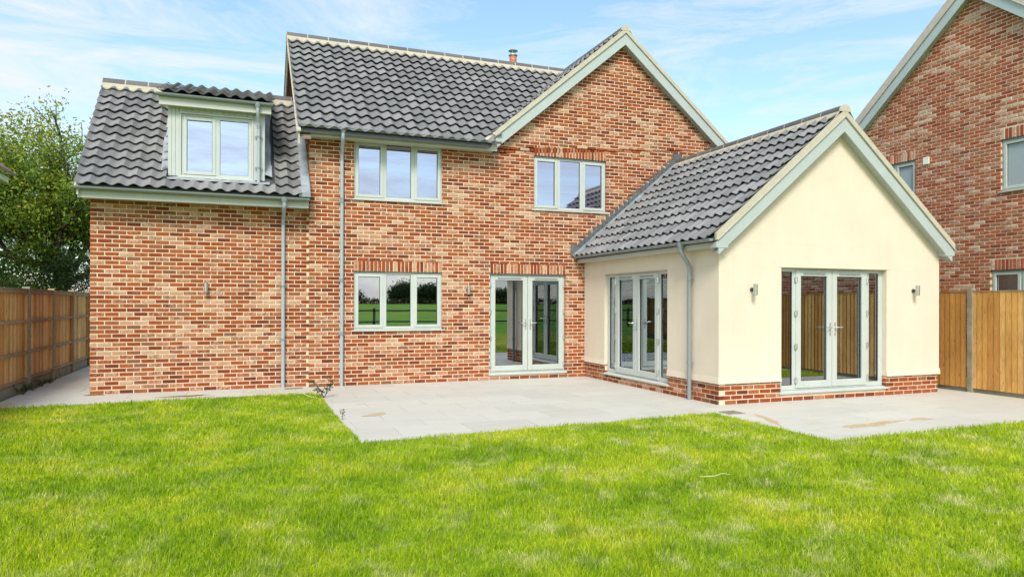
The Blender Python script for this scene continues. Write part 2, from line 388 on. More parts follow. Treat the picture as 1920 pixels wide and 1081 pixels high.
CH = .075
def lay(B, wall, T, z0, z1, spans, offset=0, skip=None, vis=True, gap=.016):
    """stretcher bond: spans(z) -> list of (u0,u1) solid intervals at that height"""
    k0 = int(round(z0/CH)); z = k0*CH; k = k0
    while z < z1 - .02:
        zt = min(z + CH - gap, z1)
        off = offset + (.1125 if k % 2 else 0)
        for a, b_ in spans(z + CH/2):
            if b_ - a < .03: continue
            i = floor((a - off)/.225); u = off + i*.225
            while u < b_:
                p0 = max(u + gap/2, a); p1 = min(u + .225 - gap/2, b_)
                if p1 - p0 > .03 and not (skip and skip((p0+p1)/2, z + CH/2)):
                    B.course(wall, T, p0, p1, z, zt, vis=vis)
                u += .225
        z += CH; k += 1
def soldiers(B, wall, T, u0, u1, z0, z1=None):
    z1 = z1 or z0 + .215; n = max(1, round((u1-u0)/.075)); w_ = (u1-u0)/n
    for i in range(n): B.course(wall, T, u0 + i*w_ + .007, u0 + (i+1)*w_ - .007, z0, z1, name='soldier_brick')
def cut(spans, holes, z):
    for (h0, h1, a0, a1) in holes:
        if a0 < z < a1:
            new = []
            for s0, s1 in spans:
                if h1 <= s0 or h0 >= s1: new.append((s0, s1)); continue
                if h0 > s0: new.append((s0, h0))
                if h1 < s1: new.append((h1, s1))
            spans = new
    return spans
def backing(name, T, u0, u1, z0, z1, holes, thick, material, parent, n1=0.0, gable=None, grow=.004, extra=None):
    """solid wall with openings, optional gable polygon on top"""
    mb = MB()
    hs = [(a-grow, b_+grow, c_-grow, d+grow) for a, b_, c_, d in holes]
    zs = sorted({z0, z1, *[h[2] for h in hs if z0 < h[2] < z1], *[h[3] for h in hs if z0 < h[3] < z1]})
    for za, zb in zip(zs, zs[1:]):
        for a, b_ in cut([(u0, u1)], hs, (za+zb)/2): mb.box(T, a, b_, n1-thick, n1, za, zb, (.5, .5, .5))
    if gable: mb.prism(T, gable, n1-thick, n1, (.5, .5, .5))
    if extra: extra(mb)
    o = mb.build(name, material, parent); fix_normals(o); return o

# ---- roof tiles
TW = .225
def tile_geo(w_, g, lift=.052, th=.013, seg=8, amp=.027):
    v = []; prof = lambda i: amp*cos(2*pi*i/seg + .5)
    for i in range(seg+1): v.append((w_*i/seg, 0, prof(i) + lift))
    for i in range(seg+1): v.append((w_*i/seg, g+.05, prof(i) - .004))
    for i in range(seg+1): v.append((w_*i/seg, .002, prof(i) + lift - th))
    for i in range(seg+1): v.append((w_*i/seg, g*.5, prof(i) + lift*.5 - th))
    n = seg+1
    top = [(i, i+1, n+i+1, n+i) for i in range(seg)]
    nose = [(2*n+i, 2*n+i+1, i+1, i) for i in range(seg)]
    und = [(3*n+i, 3*n+i+1, 2*n+i+1, 2*n+i) for i in range(seg)]
    side = [(0, n, 3*n, 2*n), (seg, 2*n+seg, 3*n+seg, n+seg)]
    return v, top, nose + und + side
class Tiles:
    def __init__(s): s.items = []
    def lay(s, part, O, A, S, W, L, keep=None, gauge=.30, w_=TW, vis=True):
        """O eave corner, A along the eave, S up the slope"""
        O = Vector(O); A = Vector(A).normalized(); S = Vector(S).normalized(); Nn = A.cross(S).normalized()
        nc = max(1, round(W/w_)); w2 = W/nc; nr = max(1, round(L/gauge)); g2 = L/nr
        for r in range(nr):
            for c_ in range(nc):
                P = O + A*(c_*w2) + S*(r*g2); mid = P + A*w2/2 + S*g2/2
                if keep and not keep(mid): continue
                a = px(P); b_ = px(P + A*w2 + S*g2); sc = 0
                if vis and -5 < a[0] < 1925 and -5 < a[1] < 1081: sc = 4e5/a[2]**2
                s.items.append((sc, part, P, A, S, Nn, w2, g2, (random.random(), random.random(), random.random())))
    def flush(s, material, limit=300):
        it = sorted([i for i in s.items if i[0] > 0], key=lambda i: -i[0])[:limit]; single = {id(i) for i in it}
        lib = {}; groups = {}
        for i in s.items:
            sc, part, P, A, S, Nn, w2, g2, tint_ = i
            jit = Nn*random.uniform(-.003, .003)
            if id(i) in single:
                key = (tuple(round(x, 3) for x in A), tuple(round(x, 3) for x in S), round(w2, 4), round(g2, 4))
                if key not in lib:
                    v, a, b_ = tile_geo(w2, g2); mb = MB(); V = [A*x + S*y + Nn*z for x, y, z in v]
                    mb.add(V, a, smooth=True); k = len(V); mb.add(V, b_); lib[key] = mb.mesh('roof_tile', material)
                o = link('roof_tile', lib[key], part, loc=P + jit); o.color = (*tint_, 0)
            else:
                mb = groups.setdefault(part.name, (MB(), part))[0]
                v, a, b_ = tile_geo(w2, g2); V = [P + jit + A*x + S*y + Nn*z for x, y, z in v]
                mb.add(V, a, tint_, True); mb.add(V, b_, tint_)
        for k, (mb, part) in groups.items(): mb.build('roof_tile_courses', material, part, kind='stuff')
def ridge(part, P, Q, r=.11, seg_len=.45, bed=True, slope=.84, side=None, material=None):
    """half-round ridge tiles end to end with mortar joints, bedded in mortar"""
    P = Vector(P); Q = Vector(Q); d = (Q-P); L = d.length; d.normalize(); sx = d.cross(Vector((0, 0, 1))).normalized(); up = Vector((0, 0, 1))
    n = max(1, round(L/seg_len)); l = L/n; K = 9
    for i in range(n):
        mb = MB(); a = P + d*(i*l + .012); b_ = P + d*((i+1)*l - .012)
        arc = lambda C, rr: [C + sx*rr*cos(pi*k/K) + up*(rr*sin(pi*k/K)) for k in range(K+1)]
        v = arc(a, r) + arc(b_, r) + arc(a, r-.016) + arc(b_, r-.016); m_ = K+1
        mb.add(v, [(k, k+1, m_+k+1, m_+k) for k in range(K)], smooth=True)
        mb.add(v, [(2*m_+k, 2*m_+k+1, k+1, k) for k in range(K)] + [(m_+k, m_+k+1, 3*m_+k+1, 3*m_+k) for k in range(K)])
        o = mb.build('ridge_tile', material or M_RIDGE, part); fix_normals(o)
    mb = MB(); K2 = 10
    v = []
    for C in (P, Q): v += [C + sx*(r-.005)*cos(pi*k/K2) + up*((r-.005)*sin(pi*k/K2)) for k in range(K2+1)]
    m_ = K2+1
    mb.add(v, [(k, k+1, m_+k+1, m_+k) for k in range(K2)] + [tuple(range(m_)), tuple(range(2*m_-1, m_-1, -1))])
    if bed:
        for sgn in (-1, 1):
            # pointed mortar below the ridge, scalloped where it meets the tile waves
            ns = max(2, int(L/.05)); vv = []
            for i in range(ns+1):
                q = P + d*(L*i/ns); wv = .185 + random.uniform(-.004, .004)
                vv += [q + sx*sgn*(r*.6) + up*.055, q + sx*sgn*wv + up*(.050 - wv*slope), q + sx*sgn*wv + up*(-.02 - wv*slope)]
            mb.add(vv, [(3*i+j, 3*i+3+j, 3*i+4+j, 3*i+1+j) for i in range(ns) for j in (0, 1)])
    mb.build('ridge_mortar', M_RBED, part)
def plane_slab(name, pts, th, material, parent):
    """roof deck: quad/polygon pushed down by th"""
    mb = MB(); k = len(pts); v = [Vector(p) for p in pts] + [Vector(p) - Vector((0, 0, th)) for p in pts]
    mb.add(v, [tuple(range(k)), tuple(range(2*k-1, k-1, -1))] + [(i, (i+1) % k, (i+1) % k+k, i+k) for i in range(k)])
    o = mb.build(name, material, parent); fix_normals(o); return o

# ---- joinery
def ring(mb, T, u0, u1, z0, z1, w_, n0, n1, wb=None, wt=None):
    wb = wb or w_; wt = wt or w_
    mb.box(T, u0, u0+w_, n0, n1, z0, z1); mb.box(T, u1-w_, u1, n0, n1, z0, z1)
    mb.box(T, u0+w_, u1-w_, n0, n1, z0, z0+wb); mb.box(T, u0+w_, u1-w_, n0, n1, z1-wt, z1)
def bevel(o, w_=.004):
    md = o.modifiers.new('bevel', 'BEVEL'); md.width = w_; md.segments = 1; md.limit_method = 'ANGLE'; return o
def window(house, T, u0, u1, z0, z1, fr, opens, label, rec=.035, pane=None, sill=True, vents=(0, -1)):
    """fr: fractions of the mullions; opens: which lights carry a casement"""
    pane = pane or M_GLASS
    n1 = -rec; n0 = n1 - .07
    mb = MB(); ring(mb, T, u0, u1, z0, z1, .045, n0, n1)
    xs = [u0+.0] + [u0 + (u1-u0)*f for f in fr] + [u1]
    for x in xs[1:-1]: mb.box(T, x-.033, x+.033, n0, n1, z0+.045, z1-.045)
    wn = bevel(mb.build('window', M_FRAME, house, label=label))
    for i, op in enumerate(opens):
        a = xs[i] + (.045 if i == 0 else .033); c_ = xs[i+1] - (.045 if i == len(opens)-1 else .033)
        if op:
            mb = MB(); a -= .012; c_ += .012
            ring(mb, T, a, c_, z0+.033, z1-.033-.012, .058, n1-.045, n1+.014)
            bevel(mb.build('casement', M_FRAME, wn), .006)
            gi = .058; zlo, zhi = z0+.033+gi, z1-.045-gi
            a += gi; c_ -= gi
            mbv = MB(); mbv.box(T, a-.02, c_+.02, n1+.002, n1+.016, z1-.031, z1-.016); mbv.build('trickle_vent', M_FASCIA, wn)
        else:
            mb = MB(); ring(mb, T, a, c_, z0+.045, z1-.045, .014, n1-.03, n1-.004); mb.build('glazing_bead', M_FRAME, wn)
            a += .014; c_ -= .014; zlo, zhi = z0+.059, z1-.059
        mb = MB(); ring(mb, T, a-.001, c_+.001, zlo-.001, zhi+.001, .007, n1-.034, n1-.020); mb.build('gasket', M_BLACK, wn)
        mb = MB(); mb.box(T, a+.001, c_-.001, n1-.036, n1-.030, zlo+.001, zhi-.001); mb.build('pane', pane, wn)
    if sill:
        mb = MB(); mb.prism(Fr(T.O, T.N, T.U), [(-rec-.06, z0-.035), (.045, z0-.035), (.047, z0-.012), (-rec-.002, z0-.002), (-rec-.06, z0-.002)], u0-.055, u1+.055)
        o = mb.build('sill', M_FRAME, wn); fix_normals(o); bevel(o, .004)
    return wn
def lever(mb, T, u, z, sgn, n):
    mb.box(T, u-.014, u+.014, n, n+.008, z-.11, z+.11)
    mb.tube([T(u, n, z+.03), T(u, n+.05, z+.03), T(u + sgn*.02, n+.056, z+.03), T(u + sgn*.125, n+.056, z+.032)], .009, 8)
    mb.tube([T(u, n, z-.06), T(u, n+.012, z-.06)], .011, 8)
def french(house, T, u0, u1, z0, z1, side, label, rec=.06, ld=.0):
    """pair of glazed leaves, with glazed sidelights when side > 0"""
    n1 = -rec; n0 = n1-.07
    ow = .070 if side else .045
    mb = MB(); ring(mb, T, u0, u1, z0, z1, ow, n0, n1, wb=.03, wt=.045)
    if side:
        for x in (u0+side, u1-side): mb.box(T, x-.03, x+.03, n0, n1, z0+.03, z1-.045)
    d = bevel(mb.build('french_door', M_FRAME, house, label=label))
    def pane_(a, c_, zlo, zhi):
        mb = MB(); ring(mb, T, a-.001, c_+.001, zlo-.001, zhi+.001, .008, n1-.026, n1-.012); mb.build('gasket', M_BLACK, d)
        mb = MB(); mb.box(T, a, c_, n1-.030, n1-.024, zlo, zhi); mb.build('pane', M_DGLASS, d)
    if side:
        for a, c_ in ((u0+ow, u0+side-.03), (u1-side+.03, u1-ow)):
            mb = MB(); ring(mb, T, a, c_, z0+.03, z1-.045, .02, n1-.03, n1-.003, wb=.05); mb.build('glazing_bead', M_FRAME, d)
            pane_(a+.02, c_-.02, z0+.08, z1-.065)
        a0, a1 = u0+side+.018, u1-side-.018
    else: a0, a1 = u0+.03, u1-.03
    mid = (a0+a1)/2
    for i, (a, c_) in enumerate(((a0, mid-.004), (mid+.004, a1))):
        mb = MB(); ring(mb, T, a, c_, z0+.028, z1-.032, .105, n1-.045, n1+.018, wb=.115, wt=.10)
        bevel(mb.build('door_leaf', M_FRAME, d), .006)
        pane_(a+.105, c_-.105, z0+.143, z1-.132)
        mb = MB(); mb.box(T, a+.15, c_-.15, n1+.018, n1+.032, z1-.098, z1-.078); mb.build('trickle_vent', M_GUTTER, d)
        mb = MB(); sg = -1 if i == 0 else 1; ux = c_-.05 if i == 0 else a+.05
        lever(mb, T, ux, z0+1.0, sg, n1+.018); mb.build('handle', M_CHROME, d)
        ux = a-.004 if i == 0 else c_+.004
        for h in (.16, .72, 1.27, 1.83):
            mb = MB(); zc = z0+h
            mb.tube([T(ux, n1+.026, zc-.05), T(ux, n1+.026, zc+.05)], .013, 8); mb.box(T, ux-.028, ux+.028, n1+.017, n1+.026, zc-.042, zc+.042)
            mb.build('hinge', M_CHROME, d)
    mb = MB(); mb.prism(Fr(T.O, T.N, T.U), [(-rec-.07, z0-.05), (.035, z0-.05), (.037, z0-.022), (-rec+.03, z0-.002), (-rec-.07, z0-.002)], u0-.03, u1+.03)
    o = mb.build('sill', M_FRAME, d); fix_normals(o); bevel(o, .004)
    return d
def gutter(house, P, Q, r=.046, brackets=.9, out=(0, -1, 0)):
    P = Vector(P) + Vector((0, 0, .012)); Q = Vector(Q) + Vector((0, 0, .012)); d = Q-P; L = d.length; d.normalize(); o_ = Vector(out); up = Vector((0, 0, 1)); K = 8
    arc = lambda C, rr: [C - o_*rr*cos(pi*k/K) - up*rr*sin(pi*k/K) for k in range(K+1)]
    v = arc(P, r) + arc(Q, r) + arc(P, r-.005) + arc(Q, r-.005); m_ = K+1; mb = MB()
    mb.add(v, [(k, k+1, m_+k+1, m_+k) for k in range(K)] + [(2*m_+k, 2*m_+k+1, 3*m_+k+1, 3*m_+k) for k in range(K)], smooth=True)
    mb.add(v, [(k, 2*m_+k, 2*m_+k+1, k+1) for k in range(K)] + [(m_+k, m_+k+1, 3*m_+k+1, 3*m_+k) for k in range(K)] + [(0, m_, 3*m_, 2*m_), (K, m_+K, 3*m_+K, 2*m_+K)])
    for C in (P, Q): mb.add(arc(C, r-.002), [tuple(range(K+1))])
    g = mb.build('gutter', M_GUTTER, house)
    n = max(1, int(L/brackets))
    for i in range(n+1):
        C = P + d*min(L-.03, max(.03, L*(i+.35)/(n+.7))); mb = MB(); v = arc(C - d*.012, r+.004) + arc(C + d*.012, r+.004)
        mb.add(v, [(k, k+1, m_+k+1, m_+k) for k in range(K)]); mb.build('bracket', M_GUTTER, g)
    return g
def downpipe(house, pts, r=.034, joints=(), material=None, clips=(), wall_n=(0, 1, 0), label=None):
    mb = MB(); P = []
    pts = [Vector(p) for p in pts]
    for i, p in enumerate(pts):                                  # rounded bends
        if 0 < i < len(pts)-1:
            a, b_ = (pts[i-1]-p), (pts[i+1]-p); rr = min(.07, a.length*.45, b_.length*.45); a.normalize(); b_.normalize()
            for t_ in (0, .33, .67, 1): P.append((p+a*rr)*(1-t_)**2 + p*2*t_*(1-t_) + (p+b_*rr)*t_**2)
        else: P.append(p)
    mb.tube(P, r, 12)
    d = mb.build('downpipe', material or M_PIPE, house, label=label)
    mb = MB(); mb.tube([pts[0]+Vector((0, 0, .05)), pts[0]-Vector((0, 0, .02)), pts[0]-Vector((0, 0, .05))], [r*1.75, r*1.6, r*1.15], 12); mb.build('outlet', M_GUTTER, d)
    x, y = pts[-1].x, pts[-1].y
    for z in joints:
        mb = MB(); mb.tube([(x, y, z-.035), (x, y, z+.035)], r*1.17, 12); mb.build('pipe_collar', M_GUTTER, d)
    for z in clips:
        mb = MB(); wn = Vector(wall_n); q = Vector((x, y, z))
        mb.tube([q-Vector((0, 0, .014)), q+Vector((0, 0, .014))], r*1.25, 12)
        s_ = wn.cross(Vector((0, 0, 1)))
        mb.bar(q - s_*.065 + wn*.03, q + s_*.065 + wn*.03, .01, .03); mb.build('pipe_clip', M_GUTTER, d)
    return d
def slope_board(mb, T, u0, z0, u1, z1, lo, hi, n0, n1):
    mb.prism(T, [(u0, z0+lo), (u1, z1+lo), (u1, z1+hi), (u0, z0+hi)], n0, n1)
def wall_light(T, u, z, label):
    t_ = thing('wall_light', label, 'wall light', 'steel wall lights on the back of the house', T(u, 0, z))
    I = Fr((0, 0, 0), T.U, T.N)
    mb = MB(); mb.tube([I(0, .008, 0), I(0, .026, 0)], .032, 14); mb.build('back_plate', M_DARK, t_)
    mb = MB(); mb.tube([I(0, .02, 0), I(0, .07, 0)], .012, 8); mb.build('arm', M_DARK, t_)
    mb = MB(); mb.tube([I(0, .10, -.085), I(0, .10, .085)], .035, 16); mb.build('lamp_body', M_STEEL, t_)
    mb = MB(); mb.tube([I(0, .10, .085), I(0, .10, .088)], .028, 16); mb.tube([I(0, .10, -.088), I(0, .10, -.085)], .028, 16); mb.build('lens', M_DARK, t_)

# ================================================================== GROUND
def sheet(name, pts, faces, material, **kw):
    me = bpy.data.meshes.new(name); me.from_pydata(pts, [], faces); me.materials.append(material); me.update()
    return link(name, me, **kw)
# terrain: flat near, the field climbs a little to the far hedge
ys = [-900, -420, -300, -200, -120, -60, -32, -22, 60, 900]
zt = {-900: 1.6, -420: 1.5, -300: 1.2, -200: .6, -120: .2}
pts = []; fcs = []; xs_ = [-900, -200, -60, -20, 0, 20, 60, 200, 900]
for y in ys:
    for x in xs_: pts.append((x, y, zt.get(y, 0) - .05))
for j in range(len(ys)-1):
    for i in range(len(xs_)-1): a = j*len(xs_)+i; fcs.append((a, a+1, a+1+len(xs_), a+len(xs_)))
sheet('ground', pts, fcs, M_FIELD, kind='structure')
# lawn outline (its edge creeps over the slabs)
LAWN = [(-3.62, -1.30), (-2.4, -1.22), (0.2, -1.05), (1.13, -1.02), (1.22, -1.25), (1.21, -3.5), (1.24, -5.72), (3.5, -5.52), (6.33, -5.32), (6.36, -6.6), (6.34, -7.50), (8.2, -7.40), (12.26, -7.32)]
LAWNP = LAWN + [(12.26, -21.5), (-3.62, -21.5)]
me_pts = [(x, y, .006) for x, y in LAWNP]
lawn = sheet('lawn', me_pts, [tuple(range(len(LAWNP)))], M_TURF, kind='structure')
fix_normals(lawn)

# patio and side path: every slab is a piece
patio = thing('patio', None, None); patio['kind'] = 'structure'
mbg = MB()
regions = [(1.0, 12.26, -7.62, -.0), (-3.62, 1.0, -1.60, 8.2)]
mbg.box(WORLD, -3.62, 12.26, -7.7, 9, -.04, -.006)
mbg.build('grout_bed', M_GROUT, patio)
slab_n = 0; slab_mesh = {}
def solid(x, y):
    return (x > -2.48 and y > .11) or (x > 1.15 and y > 0) or (6.955 < x < 11.73 and y > -4.618)
def in_lawn(x, y):
    ins = False; P = LAWNP
    for i in range(len(P)):
        x1, y1 = P[i]; x2, y2 = P[i-1]
        if (y1 > y) != (y2 > y) and x < (x2-x1)*(y-y1)/(y2-y1)+x1: ins = not ins
    return ins
SWX, SWY = .90, .60
j = 0; y = -7.8
while y < 8.4:
    i = 0; x = -3.62 - (SWX/2 if j % 2 else 0)
    while x < 12.26:
        x0, x1, y0, y1 = max(x, -3.62)+.003, min(x+SWX, 12.26)-.003, y+.003, y+SWY-.003
        if x1-x0 > .05:
            cs = [(x0, y0), (x1, y0), (x1, y1), (x0, y1)]
            if not all(solid(*c_) for c_ in cs) and not all(in_lawn(*c_) for c_ in cs) and not (y0 > .1 and x0 > 1):
                key = (round(x1-x0, 3),)
                if key not in slab_mesh:
                    mb = MB(); mb.box(WORLD, 0, x1-x0, 0, y1-y0, -.02, 0); slab_mesh[key] = mb.mesh('paving_slab', M_SLAB)
                o = link('paving_slab', slab_mesh[key], patio, loc=(x0, y0, random.uniform(-.0008, .0008)))
                o.color = (random.random(), random.random(), random.random(), 0)
        x += SWX
    y += SWY; j += 1

# ================================================================== THE HOUSE
H = thing('brick_house', 'two-storey red brick house with grey pantile roofs and a cream rendered extension', 'house')
BR = Bricks(); TL = Tiles()
MAINX0, MAINX1, EX0, EX1, EY, WX0, WY = 1.148, 10.6, 6.955, 11.731, -4.618, -2.48, .155
TM = Fr((0, 0, 0), (1, 0, 0), (0, -1, 0))               # main facade
TWG = Fr((0, WY, 0), (1, 0, 0), (0, -1, 0))             # wing facade
TSM = Fr((MAINX0, 0, 0), (0, -1, 0), (-1, 0, 0))        # left side of main block
TWS = Fr((WX0, WY, 0), (0, -1, 0), (-1, 0, 0))          # left side of wing
TES = Fr((EX0, 0, 0), (0, -1, 0), (-1, 0, 0))           # extension side
TEF = Fr((0, EY, 0), (1, 0, 0), (0, -1, 0))             # extension front
PIT = .835; RZ = 7.61; RY = 2.95; GX = 7.85             # main roof
EXR, EZ = 9.34, 4.80
def main_roof_z(x): return RZ - PIT*abs(x-GX)
def ext_roof_z(x): return EZ - PIT*abs(x-EXR)

G_W = (1.979, 3.735, 1.068, 2.197); A_W = (1.979, 3.735, 3.605, 4.748); B_W = (5.74, 7.467, 3.585, 4.715); DR = (4.758, 6.484, .141, 2.197)
mh = [G_W, A_W, B_W, (DR[0], DR[1], .095, DR[3])]
wall_main = backing('wall', TM, MAINX0+.004, MAINX1, -.05, 4.80, mh, .30, M_MORTAR, H,
    gable=[(4.45, 4.80), (MAINX1, 4.80), (MAINX1, main_roof_z(MAINX1)-.12), (GX, RZ-.14), (4.45, main_roof_z(4.45)-.12)])
def spans_main(z):
    if z < 4.80: s_ = [(MAINX0-.004, MAINX1)]
    else:
        hw = (RZ-.16-z)/PIT
        if hw < .05: return []
        s_ = [(max(GX-hw, 4.5), min(GX+hw, MAINX1))]
    s_ = cut(s_, [(h[0], h[1], h[2], h[3]) for h in mh], z)
    s_ = cut(s_, [(G_W[0], G_W[1], G_W[3]-.02, G_W[3]+.222), (DR[0], DR[1], DR[3]-.02, DR[3]+.222), (B_W[0], B_W[1], B_W[3]-.02, B_W[3]+.222)], z)
    return s_
hid = lambda u, z: u > EX0+.15 and z < ext_roof_z(u)-.10
lay(BR, wall_main, TM, 0, RZ-.2, spans_main, offset=MAINX0-.004, skip=hid)
for h in (G_W, B_W, DR): soldiers(BR, wall_main, TM, h[0], h[1], h[3]+.008)
for h in (G_W, B_W, DR):                                # dark lintel line over the openings
    mb = MB(); mb.box(TM, h[0]-.01, h[1]+.01, -.02, .006, h[3]-.006, h[3]+.004); mb.build('lintel', M_DARK, H)
# left flank of the main block with its gable
def wing_roof_z(y): return 5.92 - .952*abs(y-2.15)
wall_side = backing('wall', TSM, -5.9, -.30, -.05, 4.80, [], .25, M_MORTAR, H, gable=[(-5.9, 4.80), (0, 4.80), (-RY, RZ-.12)])
def spans_side(z):
    if z < 4.80: return [(-5.9, -.10)]
    hw = (RZ-.16-z)/PIT; return [(-RY-hw, -RY+hw)] if hw > .1 else []
lay(BR, wall_side, TSM, 0, RZ-.2, spans_side, offset=0,
    skip=lambda u, z: (z < 3.6 and u < -.33) or (z < wing_roof_z(-u)-.15))
backing('wall', Fr((0, 6.2, 0), (1, 0, 0), (0, 1, 0)), MAINX0, MAINX1, -.05, 4.80, [], .3, M_MORTAR, H)
backing('wall', Fr((MAINX1, 0, 0), (0, 1, 0), (1, 0, 0)), .3, 5.9, -.05, 4.80, [], .3, M_MORTAR, H)
# wing
wall_wing = backing('wall', TWG, WX0+.004, MAINX0+.05, -.05, 3.45, [], .25, M_MORTAR, H)
lay(BR, wall_wing, TWG, 0, 3.45, lambda z: [(WX0-.004, MAINX0+.0)], offset=WX0-.004)
wall_wside = backing('wall', TWS, -4.0, -.25, -.05, 3.45, [], .25, M_MORTAR, H, gable=[(-4.0, 3.45), (0, 3.45), (0, 3.60), (-2.04, 5.80), (-4.0, 3.9)])
lay(BR, wall_wside, TWS, 0, 5.8, lambda z: [(-4.0, -.10)] if z < 3.45 else ([(-2.04-(5.72-z)/.952, -2.04+(5.72-z)/.952)] if z < 5.6 else []), vis=False)
backing('wall', Fr((0, 4.35, 0), (1, 0, 0), (0, 1, 0)), WX0, MAINX0, -.05, 3.45, [], .25, M_MORTAR, H)
# extension: brick plinth, render above
SD = (.917, 3.206, .18, 2.179); FD = (8.163, 10.47, .16, 2.179)
pl_s = backing('plinth', TES, .0, -EY-.0, -.05, .335, [(SD[0], SD[1], .13, 3)], .28, M_MORTAR, H)
lay(BR, pl_s, TES, 0, .335, lambda z: cut([(.0, -EY+.004)], [(SD[0], SD[1], .13, 3)], z), offset=-EY+.004)
pl_f = backing('plinth', TEF, EX0+.285, EX1, -.05, .335, [(FD[0], FD[1], .11, 3)], .28, M_MORTAR, H)
lay(BR, pl_f, TEF, 0, .335, lambda z: cut([(EX0+.086, EX1)], [(FD[0], FD[1], .11, 3)], z), offset=EX0-.004+.1125)
TER = Fr((EX1, 0, 0), (0, 1, 0), (1, 0, 0))
pl_r = backing('plinth', TER, EY+.28, .3, -.05, .335, [], .28, M_MORTAR, H)
lay(BR, pl_r, TER, 0, .335, lambda z: [(EY+.1, 0)], vis=False)
def bell(T, a, b_):
    return lambda mb: mb.prism(Fr(T.O, T.N, T.U), [(.018, .33), (.034, .324), (.033, .340), (.021, .43), (.0179, .43)], a, b_)
bevel(backing('rendered_wall', TES, 0, -EY+.018, .335, 2.58, [(SD[0], SD[1], .13, SD[3])], .28, M_RENDER, H, n1=.018, grow=0,
    extra=lambda mb: [bell(TES, a, b_)(mb) for a, b_ in ((.0, SD[0]), (SD[1], -EY+.034))]), .003)
bevel(backing('rendered_wall', TEF, EX0+.2625, EX1+.018, .335, 2.56, [(FD[0], FD[1], .11, FD[3])], .28, M_RENDER, H, n1=.018, grow=0,
    gable=[(EX0-.018, 2.56), (EX1+.018, 2.56), (EX1+.018, ext_roof_z(EX1)-.13), (EXR, EZ-.15), (EX0-.018, ext_roof_z(EX0)-.13)],
    extra=lambda mb: [bell(TEF, a, b_)(mb) for a, b_ in ((EX0-.034, FD[0]), (FD[1], EX1+.034))]), .003)
backing('rendered_wall', TER, EY+.27, 0, .335, 2.56, [], .28, M_RENDER, H, n1=.018)
mb = MB()                                               # render bead over the door heads
mb.box(TES, SD[0]-.14, SD[1]+.02, .018, .024, SD[3]+.0, SD[3]+.012); mb.box(TEF, FD[0]-.05, FD[1]+.07, .018, .024, FD[3]+.0, FD[3]+.012)
mb.build('render_bead', M_RENDER, H)
# floors and ceilings inside
mb = MB()
for x0, x1, y0, y1, z0, z1 in ((1.45, 10.3, .3, 5.9, .02, .12), (1.45, 10.3, .3, 5.9, 2.45, 2.65), (EX0+.3, EX1-.3, EY+.3, .3, .02, .155), (-2.2, 1.1, .4, 4.1, .02, .12)):
    mb.box(WORLD, x0, x1, y0, y1, z0, z1)
mb.build('interior_floor', M_INTF, H)
mb = MB(); mb.box(WORLD, 1.40, 10.3, .31, 5.9, 4.74, 4.79); mb.box(WORLD, EX0+.27, EX1-.27, EY+.27, -.001, 2.45, 2.5)
mb.box(WORLD, 4.3, 4.4, .31, 5.9, .12, 2.45); mb.box(WORLD, 4.6, 4.7, .31, 5.9, 2.65, 4.74); mb.box(WORLD, 7.6, 7.7, .31, 5.9, 2.65, 4.74); mb.box(WORLD, 1.4, 10.3, 4.2, 4.3, .12, 4.74)
mb.build('interior_wall', M_INT, H)

# windows and doors
window(H, TM, *G_W, (.335, .665), (1, 0, 1), 'three-light ground floor window between the pipe and the patio doors')
window(H, TM, *A_W, (.335, .665), (1, 0, 1), 'three-light upstairs window tucked under the gutter')
window(H, TM, *B_W, (.335, .665), (1, 0, 1), 'three-light upstairs window below the brick gable')
french(H, TM, *DR, 0, 'glazed double doors set in the red brick wall')
french(H, TES, *SD, .36, 'glazed double doors with sidelights in the side of the extension', rec=.05)
french(H, TEF, *FD, .36, 'glazed double doors with sidelights under the rendered gable', rec=.075)

# ---- main roof
roof = plane_slab('main_roof', [(.93, -.40, main_roof_z(GX) - PIT*(RY+.40)-.035), (4.6, -.40, RZ-PIT*(RY+.4)-.035), (GX, RY, RZ-.035), (.93, RY, RZ-.035)], .07, M_DARK, H)
sl_ = Vector((0, 1, PIT)).normalized()
def keep_main(p): return p.x < GX - (RY - p.y) + .10
TL.lay(roof, (.90, -.44, RZ - PIT*(RY+.44)), (1, 0, 0), sl_, 6.95, (RY+.44)*sqrt(1+PIT**2), keep_main, gauge=.305)
rback = plane_slab('rear_roof_slope', [(.93, RY, RZ-.02), (GX, RY, RZ-.02), (GX, 6.6, RZ-.02-PIT*3.65), (.93, 6.6, RZ-.02-PIT*3.65)], .07, M_TILE, H)
rc = plane_slab('gable_roof', [(GX, -.14, RZ-.035), (GX, 6.5, RZ-.035), (4.65, 6.5, RZ-3.2*PIT-.035), (4.65, -.14, RZ-3.2*PIT-.035)], .07, M_DARK, H)
rc2 = plane_slab('gable_roof', [(GX, -.14, RZ-.035), (GX, 6.5, RZ-.035), (10.95, 6.5, RZ-3.1*PIT-.035), (10.95, -.14, RZ-3.1*PIT-.035)], .07, M_DARK, H)
L2 = 3.30*sqrt(1+PIT**2)
TL.lay(rc, (4.55, 3.0, RZ-3.30*PIT), (0, -1, 0), (1, 0, PIT), 3.15, L2, lambda p: p.x > GX - (RY - p.y) - .02 and p.y < 3, gauge=.305)
TL.lay(rc2, (11.05, -.12, RZ-3.2*PIT), (0, 1, 0), (-1, 0, PIT), 6.6, 3.2*sqrt(1+PIT**2), None, gauge=.305, vis=False)
ridge(roof, (.88, RY, RZ-.0), (GX-.05, RY, RZ-.0), slope=PIT)
ridge(rc, (GX, -.19, RZ-.01), (GX, 6.3, RZ-.01), slope=PIT)
mb = MB()                                               # valley mortar
